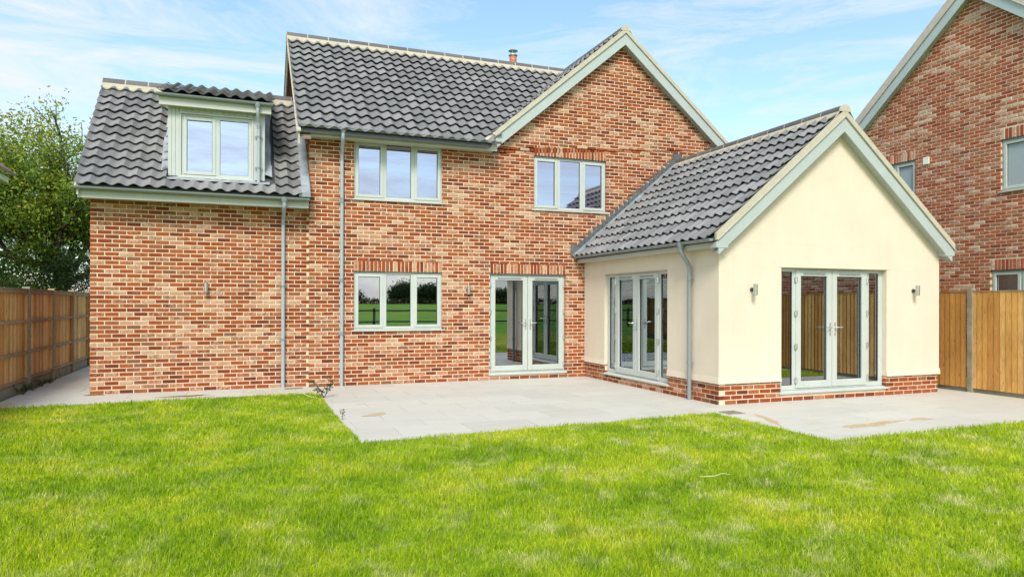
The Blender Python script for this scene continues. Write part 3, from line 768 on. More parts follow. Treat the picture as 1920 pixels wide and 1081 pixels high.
for i in range(14):
    t0, t1 = i/14, (i+1)/14
    a = Vector((4.52+t0*(GX-4.52), -.38+t0*(RY+.38), RZ-PIT*(1-t0)*(RY+.38)+.012)); b_ = Vector((4.52+t1*(GX-4.52), -.38+t1*(RY+.38), RZ-PIT*(1-t1)*(RY+.38)+.012))
    mb.bar(a + Vector((random.uniform(-.02, .02), 0, 0)), b_, .10 + random.uniform(-.02, .03), .05)
mb.build('valley_mortar', M_BED, roof)
# gable: bargeboards, verge mortar, verge cap
def barge_pair(house, T, cx, apex, hw_l, hw_r, pit, lo, mid, hi, n, mat_b, mat_m, nt_=.028, soffit=True, bed=.10):
    for sg, hw in ((-1, hw_l), (1, hw_r)):
        mb = MB(); slope_board(mb, T, cx+sg*hw, apex-pit*hw, cx, apex, lo, mid, n-nt_, n); o = mb.build('bargeboard', mat_b, house); fix_normals(o)
        mb = MB(); slope_board(mb, T, cx+sg*(hw+.03), apex-pit*(hw+.03), cx, apex, mid+.004, mid+.022, n-.05, n+.03)
        slope_board(mb, T, cx+sg*(hw+.05), apex-pit*(hw+.05), cx, apex, mid+.022, hi, n-.04, n+.016); o = mb.build('verge_mortar', mat_m, house); fix_normals(o)
        if soffit:
            mb = MB(); slope_board(mb, T, cx+sg*hw, apex-pit*hw, cx, apex, lo+.03, lo+.045, .0, n-nt_); o = mb.build('soffit', mat_b, house); fix_normals(o)
barge_pair(H, TM, GX, RZ, 3.12, 2.95, PIT, -.322, -.075, .045, .18, M_BARGE, M_BED)
mb = MB(); K = 12; mb.prism(TM, [(GX+.12*cos(pi*k/K), RZ-.02+.12*sin(pi*k/K)) for k in range(K+1)], .17, .20); o = mb.build('ridge_end_mortar', M_BED, H)
# left verge of the main roof, its bargeboards front and back
barge_pair(H, Fr((MAINX0, 0, 0), (0, -1, 0), (-1, 0, 0)), -RY, RZ, 3.40, 3.40, PIT, -.30, -.06, -.005, .235, M_FASCIA, M_BED, soffit=False)
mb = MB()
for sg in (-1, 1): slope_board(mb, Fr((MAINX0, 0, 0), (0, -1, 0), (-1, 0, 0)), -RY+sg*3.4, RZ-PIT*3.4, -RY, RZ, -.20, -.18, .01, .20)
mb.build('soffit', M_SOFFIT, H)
# eaves of the main block
ez = RZ-PIT*(RY+.44)
mb = MB(); mb.box(TM, .95, 4.80, .285, .31, 4.665, 4.86); o = mb.build('fascia', M_FASCIA, H); bevel(o, .004)
mb = MB(); mb.box(TM, .95, 4.80, .0105, .285, 4.69, 4.705); mb.box(TM, 4.775, 4.799, .012, .285, 4.69, 4.86); mb.box(TM, .95, .97, -.2, .285, 4.69, 4.86); mb.build('soffit', M_FASCIA, H)
g1 = gutter(H, (.93, -.385, 4.845), (4.86, -.385, 4.835))
downpipe(H, [(1.72, -.385, 4.80), (1.72, -.385, 4.66), (1.74, -.075, 4.42), (1.74, -.075, .0)], joints=(4.33, 3.55, 2.02, .0+1.0), clips=(3.5, 2.0, .98))

# ---- wing roof and dormer
WR = .952; WRY = 2.15; WRZ = 5.92; wz_e = WRZ - WR*(WRY+.36)
wroof = plane_slab('wing_roof', [(-2.58, -.30, WRZ-WR*(WRY+.30)-.035), (1.14, -.30, WRZ-WR*(WRY+.30)-.035), (1.14, WRY, WRZ-.035), (-2.58, WRY, WRZ-.035)], .07, M_DARK, H)
plane_slab('rear_roof_slope', [(-2.58, WRY, WRZ-.02), (1.14, WRY, WRZ-.02), (1.14, 4.7, WRZ-.02-WR*2.55), (-2.58, 4.7, WRZ-.02-WR*2.55)], .07, M_TILE, H)
DX0, DX1 = -1.30, .385
TL.lay(wroof, (-2.62, -.36, wz_e), (1, 0, 0), (0, 1, WR), 3.60, (WRY+.36)*sqrt(1+WR**2),
       lambda p: not (DX0-.06 < p.x < DX1+.06 and p.z > 3.80), gauge=.268)
ridge(wroof, (-2.62, WRY, WRZ), (-1.40, WRY, WRZ), slope=WR); ridge(wroof, (.50, WRY, WRZ), (.95, WRY, WRZ), slope=WR)
mb = MB()                                               # lead soakers down the abutment with the main block
for i in range(16):
    y0 = -.36 + i*(WRY+.36)/16; y1 = y0 + (WRY+.36)/16*1.12
    z0_, z1_ = WRZ-WR*(WRY-y0)+.055, WRZ-WR*(WRY-min(y1, WRY))+.05
    a = .955 + random.uniform(-.02, .02)
    mb.add([(a, y0, z0_+random.uniform(-.005, .01)), (1.14, y0, z0_+.02), (1.14, y1, z1_+.02), (a, y1, z1_)], [(0, 1, 2, 3)])
    mb.add([(1.135, y0, z0_+.0), (1.135, y0, z0_+.13), (1.135, y1, z1_+.13), (1.135, y1, z1_)], [(0, 1, 2, 3)])
    mb.add([(a, y0, z0_), (1.14, y0, z0_+.02), (1.14, y0, z0_-.06), (a, y0, z0_-.06)], [(0, 1, 2, 3)])
    mb.add([(a, y0, z0_), (a, y1, z1_), (a, y1, z1_-.05), (a, y0, z0_-.05)], [(0, 1, 2, 3)])
mb.build('lead_flashing', M_LEAD, H)
mb = MB(); mb.box(TM, -2.60, 1.12, .20, .225, 3.335, 3.50); o = mb.build('fascia', M_FASCIA, H); bevel(o, .004)
mb = MB(); mb.box(TM, -2.60, 1.12, -WY+.0105, .20, 3.36, 3.375); mb.box(TM, -2.60, -2.575, -.2, .20, 3.36, 3.55); mb.build('soffit', M_FASCIA, H)
gutter(H, (-2.67, -.315, 3.50), (1.13, -.315, 3.49))
TWV = Fr((WX0, 0, 0), (0, -1, 0), (-1, 0, 0))
barge_pair(H, TWV, -WRY, WRZ, 2.44, 2.44, WR, -.22, -.06, -.03, .12, M_FASCIA, M_BED, soffit=False)
downpipe(H, [(.683, -.315, 3.455), (.683, -.315, 3.33), (.683, WY-.075, 3.16), (.683, WY-.075, .0)], joints=(3.07,), clips=(1.9, .9))
# dormer
dorm = link('dormer', None, H)
TD = Fr((0, 0, 0), (1, 0, 0), (0, -1, 0))
DW = (-1.047, .128, 3.835, 4.94)
def planks(u0, u1, z0, z1, n):
    w_ = (u1-u0)/n
    for i in range(n):
        mb = MB(); mb.box(TD, u0+i*w_+.0014, u0+(i+1)*w_-.0014, -.02, .008, z0, z1); bevel(mb.build('cladding_board', M_CLAD, dorm), .003)
planks(-1.26, DW[0]-.03, 3.79, 5.06, 3); planks(DW[0]-.03, DW[1]+.03, DW[3]+.03, 5.06, 12); planks(DW[1]+.03, .355, 3.79, 5.06, 2)
mb = MB(); ring(mb, TD, DW[0]-.03, DW[1]+.03, DW[2]-.02, DW[3]+.03, .03, -.06, .022); bevel(mb.build('window_surround', M_CLAD, dorm), .003)
mb = MB()
for x in (-1.26, .33): mb.prism(Fr((x, 0, 0), (0, 1, 0), (1, 0, 0)), [(0.02, 3.79), (.02, 5.10), (1.5, 5.45), (1.5, wing_roof_z(1.5))], 0, .025)
mb.box(TD, -1.235, .33, -1.5, -1.45, 3.8, 5.3); o = mb.build('cheek', M_CLAD, dorm); fix_normals(o)
mb = MB(); mb.box(TD, -1.39, .46, .135, .16, 5.03, 5.20); mb.box(TD, -1.39, .46, .0, .135, 5.045, 5.058); mb.box(TD, -1.39, -1.37, -.5, .135, 5.058, 5.2); mb.box(TD, .44, .46, -.5, .135, 5.058, 5.2); bevel(mb.build('fascia', M_FASCIA, dorm), .003)
DSL = .335; DS = Vector((0, 1, DSL)); dl = (WRY+.23)*sqrt(1+DSL**2) - .13
dd = plane_slab('dormer_roof', [(-1.40, -.17, 5.205), (.46, -.17, 5.205), (.46, WRY, 5.205+DSL*2.32), (-1.40, WRY, 5.205+DSL*2.32)], .03, M_DARK, H)
TL.lay(dd, (-1.43, -.23, 5.235), (1, 0, 0), DS, 1.95, dl, gauge=.30)
gutter(dorm, (-1.43, -.215, 5.205), (.49, -.215, 5.195), brackets=.8)
downpipe(dorm, [(.225, -.215, 5.16), (.225, -.215, 5.03), (.245, -.07, 4.86), (.245, -.07, 3.72)], r=.03, joints=(4.80,), clips=(4.62, 4.05), material=M_PIPE)
window(H, TD, *DW, (.5,), (1, 0), 'two-light dormer window in the wing roof', rec=.012)
mb = MB()                                               # lead apron and soakers round the dormer
for i in range(14):
    a, b_ = DX0-.05+i*(DX1-DX0+.1)/14, DX0-.05+(i+1)*(DX1-DX0+.1)/14
    w0, w1 = .016*cos(a/TW*6.28), .016*cos(b_/TW*6.28)
    mb.add([(a, -.012, 3.80), (b_, -.012, 3.80), (b_, -.16, wing_roof_z(-.16)+.06+w1), (a, -.16, wing_roof_z(-.16)+.06+w0), (b_, -.165, wing_roof_z(-.16)+.02), (a, -.165, wing_roof_z(-.16)+.02)], [(0, 1, 2, 3), (3, 2, 4, 5)], smooth=False)
for sg, xx in ((-1, -1.262), (1, .357)):
    for i in range(6):
        y0, y1 = -.02+i*.26, .27+i*.26
        a = xx + sg*random.uniform(.10, .13)
        mb.add([(xx, y0, wing_roof_z(y0)+.09), (a, y0, wing_roof_z(y0)+.05), (a, y1, wing_roof_z(y1)+.045), (xx, y1, wing_roof_z(y1)+.085), (a, y0, wing_roof_z(y0)), (a, y1, wing_roof_z(y1))], [(0, 1, 2, 3), (1, 4, 5, 2)])
mb.build('lead_flashing', M_LEAD, dorm)

# ---- extension roof
ER = plane_slab('extension_roof', [(EXR, EY-.15, EZ-.035), (EXR, 0, EZ-.035), (6.75, 0, ext_roof_z(6.75)-.035), (6.75, EY-.15, ext_roof_z(6.75)-.035)], .07, M_DARK, H)
ER2 = plane_slab('extension_roof', [(EXR, EY-.15, EZ-.035), (EXR, 0, EZ-.035), (11.93, 0, ext_roof_z(11.93)-.035), (11.93, EY-.15, ext_roof_z(11.93)-.035)], .07, M_DARK, H)
TL.lay(ER, (6.68, 0, ext_roof_z(6.68)), (0, -1, 0), (1, 0, PIT), -EY+.155, (EXR-6.68)*sqrt(1+PIT**2), gauge=.305)
TL.lay(ER2, (12.0, EY-.13, ext_roof_z(12.0)), (0, 1, 0), (-1, 0, PIT), -EY+.2, (12.0-EXR)*sqrt(1+PIT**2), gauge=.305, vis=False)
ridge(ER, (EXR, EY-.19, EZ-.01), (EXR, -.02, EZ-.01), slope=PIT)
barge_pair(H, TEF, EXR, EZ, 2.53, 2.53, PIT, -.345, -.108, .022, .18, M_BARGE, M_BED)
mb = MB(); mb.prism(TEF, [(EXR+.12*cos(pi*k/K), EZ-.02+.12*sin(pi*k/K)) for k in range(K+1)], .17, .20); mb.build('ridge_end_mortar', M_BED, H)
for a, b_ in ((6.765, 6.985), (11.70, 11.92)):          # boxed feet of the bargeboards
    mb = MB(); s0, s1 = ext_roof_z(a), ext_roof_z(b_)
    mb.prism(TEF, [(a, 2.445), (b_, 2.445), (b_, s1-.12), (a, s0-.12)], -.0+.03, .186)
    o = mb.build('boxed_eave', M_BARGE, H); fix_normals(o); bevel(o, .004)
mb = MB(); mb.box(TES, 0, -EY+.03, .165, .19, 2.45, 2.59); mb.box(TES, 0, -EY+.03, .0, .165, 2.47, 2.482); bevel(mb.build('fascia', M_FASCIA, H), .003)
mb = MB(); mb.box(TER, EY-.03, 0, .165, .19, 2.45, 2.59); mb.box(TER, EY-.03, 0, .0, .165, 2.47, 2.482); mb.build('fascia', M_FASCIA, H)
gutter(H, (6.70, -.02, 2.585), (6.70, EY-.14, 2.575), out=(-1, 0, 0))
gutter(H, (12.0, -.02, 2.585), (12.0, EY-.14, 2.575), out=(1, 0, 0))
downpipe(H, [(6.70, -3.95, 2.54), (6.70, -3.95, 2.44), (6.875, -3.95, 2.20), (6.875, -3.95, .0)], joints=(2.03, .62), clips=(1.98, .60), wall_n=(1, 0, 0), material=M_GUTTER,
         label='darker grey downpipe with a swan neck on the rendered wall')
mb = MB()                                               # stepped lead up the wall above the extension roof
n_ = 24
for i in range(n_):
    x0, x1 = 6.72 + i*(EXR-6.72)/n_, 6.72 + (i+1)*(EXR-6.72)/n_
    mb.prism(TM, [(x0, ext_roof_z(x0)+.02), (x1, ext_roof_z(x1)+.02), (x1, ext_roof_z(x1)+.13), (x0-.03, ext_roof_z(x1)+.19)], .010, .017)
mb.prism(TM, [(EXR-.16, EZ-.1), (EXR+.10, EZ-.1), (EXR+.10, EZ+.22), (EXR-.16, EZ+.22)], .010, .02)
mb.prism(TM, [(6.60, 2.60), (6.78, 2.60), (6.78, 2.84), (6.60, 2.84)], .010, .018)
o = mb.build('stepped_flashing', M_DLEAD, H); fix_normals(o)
mb = MB(); mb.bar((6.68, -.045, ext_roof_z(6.68)+.05), (EXR-.12, -.045, ext_roof_z(EXR-.12)+.05), .10, .05, up=(0, 0, 1)); mb.build('lead_flashing', M_LEAD, H)
# flue behind the ridge
fl = link('flue', None, H)
mb = MB(); mb.tube([(6.64, 3.6, 6.9), (6.64, 3.6, 8.13)], .094, 20); mb.build('clay_pot', M_CLAY, fl)
mb = MB(); mb.tube([(6.64, 3.6, 8.125), (6.64, 3.6, 8.142)], .118, 20); mb.tube([(6.64, 3.6, 8.02), (6.64, 3.6, 8.03)], .097, 20); mb.build('steel_rim', M_STEEL, fl)
mb = MB(); mb.tube([(6.64, 3.6, 8.248), (6.64, 3.6, 8.256), (6.64, 3.6, 8.275)], [.128, .124, .02], 20)
for k in range(3): mb.tube([(6.64+.08*cos(2.1*k), 3.6+.08*sin(2.1*k), 8.13), (6.64+.08*cos(2.1*k), 3.6+.08*sin(2.1*k), 8.25)], .006, 6)
mb.build('rain_cap', M_STEEL, fl)
BR.flush(H, M_BRICK); TL.flush(M_TILE)

wall_light(TWG, -.643, 1.86, 'steel wall light alone on the blank brick wing wall')
wall_light(TM, 4.27, 1.85, 'steel wall light on brick between the ground floor window and the double doors')
wall_light(Fr((0, EY-.018, 0), (1, 0, 0), (0, -1, 0)), 7.56, 1.81, 'steel wall light on cream render between the corner downpipe and the gable doors')
wall_light(Fr((0, EY-.018, 0), (1, 0, 0), (0, -1, 0)), 11.09, 1.82, 'steel wall light on cream render between the gable doors and the golden fence')

# ================================================================== NEIGHBOURING HOUSE (right)
NH = thing('neighbouring_house', 'neighbouring pinkish brick house with a pale bargeboarded gable, behind the golden fence', 'house')
NX = 14.7; TN = Fr((NX, 0, 0), (0, -1, 0), (-1, 0, 0)); NB = Bricks(); NT = Tiles()
NC, NZ, NP = 3.17, 8.66, .82
def nr(u): return NZ - NP*abs(u-NC)
W1 = (.65, 1.755, 3.95, 4.965); W2 = (3.745, 4.95, 3.93, 4.99); W3 = (3.53, 4.75, 1.25, 2.295)
nh_ = [W1, W2, W3]
nw = backing('wall', TN, -1.1, 7.4, -.05, 5.03, nh_, .3, M_MORTAR, NH, gable=[(-1.1, 5.03), (7.4, 5.03), (NC, NZ-.12)])
def sp_n(z):
    if z < 4.8: s_ = [(-1.1, 7.5)]
    else:
        hw = (NZ-.16-z)/NP; s_ = [(max(-1.1, NC-hw), min(7.5, NC+hw))] if hw > .05 else []
    return cut(cut(s_, nh_, z), [(h[0], h[1], h[3]-.02, h[3]+.225) for h in nh_], z)
lay(NB, nw, TN, 0, NZ-.25, sp_n, offset=.03, skip=lambda u, z: z < 4.4 and u < -.2)
for h in nh_: soldiers(NB, nw, TN, h[0], h[1], h[3]+.008)
# single-storey part further forward
nw2 = backing('wall', TN, 7.5, 14.0, -.05, 2.9, [], .3, M_MORTAR, NH)
lay(NB, nw2, TN, 0, 2.9, lambda z: [(7.5, 14.0)], offset=.03, vis=False)
NB.flush(NH, M_BRICK2)
window(NH, TN, *W1, (.5,), (0, 1), 'upstairs frosted window half hidden by the rendered gable', pane=M_FROST)
window(NH, TN, *W2, (.62,), (1, 0), 'upstairs frosted window above the golden fence', pane=M_FROST)
window(NH, TN, *W3, (.5,), (1, 1), 'downstairs window rising just above the golden fence')
mb = MB(); mb.box(TN, 1.97, 2.12, .008, .035, 4.80, 4.965); bevel(mb.build('air_vent', M_WHITE, NH))
for h in nh_:
    mb = MB(); mb.box(TN, h[0]-.01, h[1]+.01, -.02, .006, h[3]-.006, h[3]+.004); mb.build('lintel', M_DARK, NH)
barge_pair(NH, TN, NC, NZ, 4.45, 4.45, NP, -.44, -.19, .05, .17, M_BARGE2, M_BED2)
n_r1 = plane_slab('gable_roof', [(NX-.13, -NC, NZ-.035), (NX+7, -NC, NZ-.035), (NX+7, -NC+4.5, nr(NC-4.5)-.035), (NX-.13, -NC+4.5, nr(NC-4.5)-.035)], .07, M_DARK, NH)
n_r2 = plane_slab('gable_roof', [(NX-.13, -NC, NZ-.035), (NX+7, -NC, NZ-.035), (NX+7, -NC-4.5, nr(NC+4.5)-.035), (NX-.13, -NC-4.5, nr(NC+4.5)-.035)], .07, M_DARK, NH)
sl_n = 4.55*sqrt(1+NP**2)
NT.lay(n_r1, (NX+3.37, -NC+4.55, nr(NC-4.55)-.02), (-1, 0, 0), (0, -1, NP), 3.5, sl_n, gauge=.33, w_=.30, vis=False)
NT.lay(n_r2, (NX-.12, -NC-4.55, nr(NC+4.55)-.02), (1, 0, 0), (0, 1, NP), 3.5, sl_n, gauge=.33, w_=.30, vis=False)
NT.flush(M_TILE2)
ridge(n_r1, (NX-.19, -NC, NZ-.01), (NX+6.9, -NC, NZ-.01), slope=NP, material=M_TILE2)
for (y_, s_) in ((-7.5, -1), (1.1, 1)):
    backing('wall', Fr((0, y_, 0), (1, 0, 0), (0, s_, 0)), NX, NX+7, -.05, 4.9, [], .3, M_MORTAR, NH)
backing('wall', Fr((0, -14.0, 0), (1, 0, 0), (0, -1, 0)), NX+.3, NX+5, -.05, 2.9, [], .3, M_MORTAR, NH)
plane_slab('lean_to_roof', [(NX-.15, -14.2, 2.9), (NX-.15, -7.52, 2.9), (NX+5, -7.52, 4.2), (NX+5, -14.2, 4.2)], .12, M_TILE2, NH)

# ================================================================== FENCES
def tint3(): return (random.random(), random.random(), random.random())
FR = thing('wooden_fence', 'golden close-boarded fence with one grey post beside the rendered extension', 'fence')
XF = 12.30
TF = Fr((XF, 0, 0), (0, -1, 0), (-1, 0, 0))
bm_lib = [];
for q in range(4):
    mb = MB(); h = 1.74 + random.uniform(-.006, .004)
    mb.prism(Fr((0, 0, 0), (0, 0, 1), (0, 0, 1)) if False else Fr((0, 0, 0), (0, -1, 0), (-1, 0, 0)), [(0, 0), (.096, 0), (.096, h), (0, h)], 0, .012)
    # feather edge: thick on one side
    v = mb.v; mb.v = [(x - (.010 if (y > -.01 and x < -.005) else 0), y, z) for x, y, z in v]
    me = mb.mesh('fence_board', M_WOODR); bm_lib.append(me)
y = 3.0; k = 0; posts_r = [3.05-1.30 - i*1.83 for i in range(11)]
posts_r = [-4.83 + 1.83*i for i in range(4, -6, -1)]
def near_post(yy, posts, w_=.055): return any(abs(yy-p_) < w_ for p_ in posts)
u = -3.2
while u < 13.6:
    yy = -u
    if not near_post(yy-.05, posts_r, .075):
        o = link('fence_board', random.choice(bm_lib), FR, loc=(XF + random.uniform(-.002, .002), yy, .07)); o.color = (*tint3(), 0)
    u += .102
for p_ in posts_r:
    mb = MB(); mb.box(TF, -p_-.05, -p_+.05, -.06, .035, -.05, 1.85); mb.prism(TF, [(-p_-.05, 1.85), (-p_+.05, 1.85), (-p_, 1.875)], -.06, .035)
    bevel(mb.build('post', M_CONC, FR), .006)
mb = MB()
for a, b_ in zip(posts_r, posts_r[1:]): mb.box(TF, -a+.055, -b_-.055, -.045, -.005, -.03, .062)
mb.build('gravel_board', M_CONC, FR)
for a, b_ in zip(posts_r, posts_r[1:]):
    for z in (.35, .95, 1.6):
        mb = MB(); mb.box(TF, -a+.06, -b_-.06, -.065, -.015, z, z+.075); mb.build('rail', M_RAIL, FR)
    mb = MB(); mb.box(TF, -a+.055, -b_-.055, -.03, .03, 1.812, 1.828); mb.build('capping', M_RAIL, FR)

FL = thing('wooden_fence', 'orange-brown panel fence with exposed rails beside the path, left of the brick wing', 'fence')
XL = -3.70; TFL = Fr((XL, 0, 0), (0, 1, 0), (1, 0, 0)); posts_l = [1.32+1.77*i for i in range(4, -10, -1)]
bm2 = []
for q in range(4):
    mb = MB(); mb.box(TFL.__class__((0, 0, 0), (0, 1, 0), (1, 0, 0)), 0, .099, -.014 - .004*q/3, 0, 0, 1.62 + random.uniform(-.01, .01)); bm2.append(mb.mesh('fence_board', M_WOODL))
u = -14.6
while u < 8.6:
    if not near_post(u+.05, posts_l, .07):
        o = link('fence_board', random.choice(bm2), FL, loc=(XL + random.choice((-.004, .004)), u, .16)); o.color = (*tint3(), 0)
    u += .105
for p_ in posts_l:
    mb = MB(); mb.box(TFL, p_-.045, p_+.045, -.05, .07, -.05, 1.845); mb.prism(TFL, [(p_-.046, 1.845), (p_+.046, 1.845), (p_, 1.87)], -.05, .07)
    bevel(mb.build('post', M_RAIL if p_ > 2 else M_CONC, FL), .006)
for a, b_ in zip(posts_l[1:], posts_l):
    a += .045; b_ -= .045
    for z, hh in ((.19, .04), (.66, .05), (1.22, .05), (1.74, .07)):
        mb = MB(); mb.box(TFL, a, b_, .003, .045, z, z+hh); bevel(mb.build('rail', M_RAIL, FL), .004)
    for uu in (a, b_-.04):
        mb = MB(); mb.box(TFL, uu, uu+.038, .003, .04, .19, 1.74); mb.build('stile', M_WOODL, FL)
    mb = MB(); mb.box(TFL, a, b_, -.03, .055, 1.81, 1.83); mb.build('capping', M_RAIL, FL)
    mb = MB(); mb.box(TFL, a, b_, -.03, .02, -.03, .155); mb.build('gravel_board', M_CONC, FL)

# post and rail fence at the end of the garden, seen in the window glass
PF = thing('post_and_rail_fence', 'low dark post and rail fence between the lawn and the green field', 'fence')
M_OLD = paint('old_grey_timber', (.17, .16, .12), .9, .1, .2)
for i in range(-10, 14):
    mb = MB(); mb.box(WORLD, i*2.4+.3, i*2.4+.44, -30.06, -29.94, -.05, 1.25); mb.build('post', M_OLD, PF)
for i in range(-10, 13):
    for z in (.35, 1.05):
        mb = MB(); mb.box(WORLD, i*2.4+.30, i*2.4+2.8, -29.94, -29.90, z, z+.10); mb.build('rail', M_OLD, PF)

# ================================================================== GRASS BLADES
def grass():
    Nb = 460000
    th = RNG.uniform(radians(-24), radians(66), Nb); r = np.exp(RNG.uniform(np.log(3.1), np.log(15.5), Nb))
    X = r*np.sin(th); Y = CAM.y + r*np.cos(th)
    P = np.array(LAWNP); ins = np.zeros(Nb, bool)
    for i in range(len(P)):
        x1, y1 = P[i]; x2, y2 = P[i-1]
        if y1 == y2: continue
        c_ = ((y1 > Y) != (y2 > Y)) & (X < (x2-x1)*(Y-y1)/(y2-y1)+x1); ins ^= c_
    X, Y, r = X[ins], Y[ins], r[ins]; n = len(X)
    # height varies in tufts
    g = np.sin(X*3.1+np.sin(Y*2.3)*1.7)*np.sin(Y*3.7+np.sin(X*2.9)*1.3)
    g2 = np.sin(X*9.1+Y*4.3)*np.sin(Y*11.3-X*3.9)
    Hh = (.050 + .013*g + .009*g2)*RNG.uniform(.55, 1.35, n)
    Wd = .0016*(r/4)**.75*RNG.uniform(.7, 1.4, n) + .0006
    a = RNG.uniform(0, 2*pi, n); lean = RNG.uniform(.1, .75, n); b_ = RNG.uniform(0, 2*pi, n)
    lx, ly = np.cos(b_)*lean*Hh + .004, np.sin(b_)*lean*Hh
    wx, wy = np.cos(a)*Wd, np.sin(a)*Wd
    V = np.empty((n, 5, 3), np.float32); z0 = .002
    V[:, 0] = np.stack([X-wx, Y-wy, np.full(n, z0)], 1); V[:, 1] = np.stack([X+wx, Y+wy, np.full(n, z0)], 1)
    V[:, 2] = np.stack([X+wx*.8+lx*.35, Y+wy*.8+ly*.35, Hh*.58], 1); V[:, 3] = np.stack([X-wx*.8+lx*.35, Y-wy*.8+ly*.35, Hh*.58], 1)
    V[:, 4] = np.stack([X+lx, Y+ly, Hh*(1-.25*lean)], 1)
    base = (np.arange(n)*5)[:, None]
    loops = (base + np.array([0, 1, 2, 3, 3, 2, 4])).ravel().astype(np.int32)
    ls = ((np.arange(n)*7)[:, None] + np.array([0, 4])).ravel().astype(np.int32)
    me = bpy.data.meshes.new('grass'); me.vertices.add(n*5); me.vertices.foreach_set('co', V.ravel())
    me.loops.add(n*7); me.loops.foreach_set('vertex_index', loops)
    me.polygons.add(n*2); me.polygons.foreach_set('loop_start', ls)
    at_ = me.attributes.new('tint', 'FLOAT_COLOR', 'FACE'); c_ = np.ones((n, 2, 4), np.float32)
    c_[:, :, 0] = RNG.random(n)[:, None]; c_[:, :, 1] = RNG.random(n)[:, None]; at_.data.foreach_set('color', c_.ravel())
    me.update(calc_edges=True); me.materials.append(M_GRASS)
    link('grass', me, None, 'short bright green lawn grass with pale dry patches in front of the house', 'grass', None, 'stuff')
grass()

# ================================================================== TREES
def leaves(centers, size, n_per, spread, shade=None, seed=0, tmin=0, tmax=1):
    rg = np.random.default_rng(seed); C = np.array(centers, np.float32)
    n = len(C)*n_per; P = np.repeat(C, n_per, 0) + rg.normal(0, 1, (n, 3))*np.array(spread)
    d1 = rg.normal(0, 1, (n, 3)); d1 /= np.linalg.norm(d1, axis=1)[:, None]
    d2 = rg.normal(0, 1, (n, 3)); d2 -= d1*(d1*d2).sum(1)[:, None]; d2 /= np.linalg.norm(d2, axis=1)[:, None]
    L = size*rg.uniform(.6, 1.4, n)[:, None]; W_ = L*rg.uniform(.3, .5, n)[:, None]
    V = np.stack([P-d1*L/2, P+d2*W_/2, P+d1*L/2, P-d2*W_/2], 1)
    base = np.repeat(rg.uniform(tmin, tmax, len(C)), n_per); tt = np.clip(base + rg.normal(0, .12, n), 0, 1)
    return V, tt
def leaf_mesh(name, V, tt, material):
    n = len(V); me = bpy.data.meshes.new(name); me.vertices.add(n*4); me.vertices.foreach_set('co', V.astype(np.float32).ravel())
    me.loops.add(n*4); me.loops.foreach_set('vertex_index', np.arange(n*4, dtype=np.int32))
    me.polygons.add(n); me.polygons.foreach_set('loop_start', np.arange(0, n*4, 4, dtype=np.int32))
    at_ = me.attributes.new('tint', 'FLOAT_COLOR', 'FACE'); c_ = np.ones((n, 4), np.float32); c_[:, 0] = tt; at_.data.foreach_set('color', c_.ravel())
    me.update(calc_edges=True); me.materials.append(material); return me
def branch(mb, p, d, L, r, depth, tips, rg, up=.25):
    pts = [p]; q = p.copy(); n = 4
    dd = d.copy()
    for i in range(n):
        dd = (dd + Vector((rg.gauss(0, .16), rg.gauss(0, .16), rg.gauss(0, .10) + up*.12))).normalized(); q = q + dd*(L/n); pts.append(q.copy())
    mb.tube(pts, [r*(1-.55*i/n) for i in range(n+1)], 7 if depth > 1 else 5, cap=False)
    if depth <= 2:
        tips += [tuple(x) for x in pts[2:]]
    if depth == 0: return
    for k in range(rg.choice((2, 3, 3))):
        ax = Vector((rg.gauss(0, 1), rg.gauss(0, 1), rg.gauss(0, .5) + .3)).normalized()
        nd = (dd*.75 + ax*.75).normalized(); s = pts[rg.choice((2, 3, 4))]
        branch(mb, s.copy(), nd, L*rg.uniform(.62, .82), r*.5, depth-1, tips, rg, up)
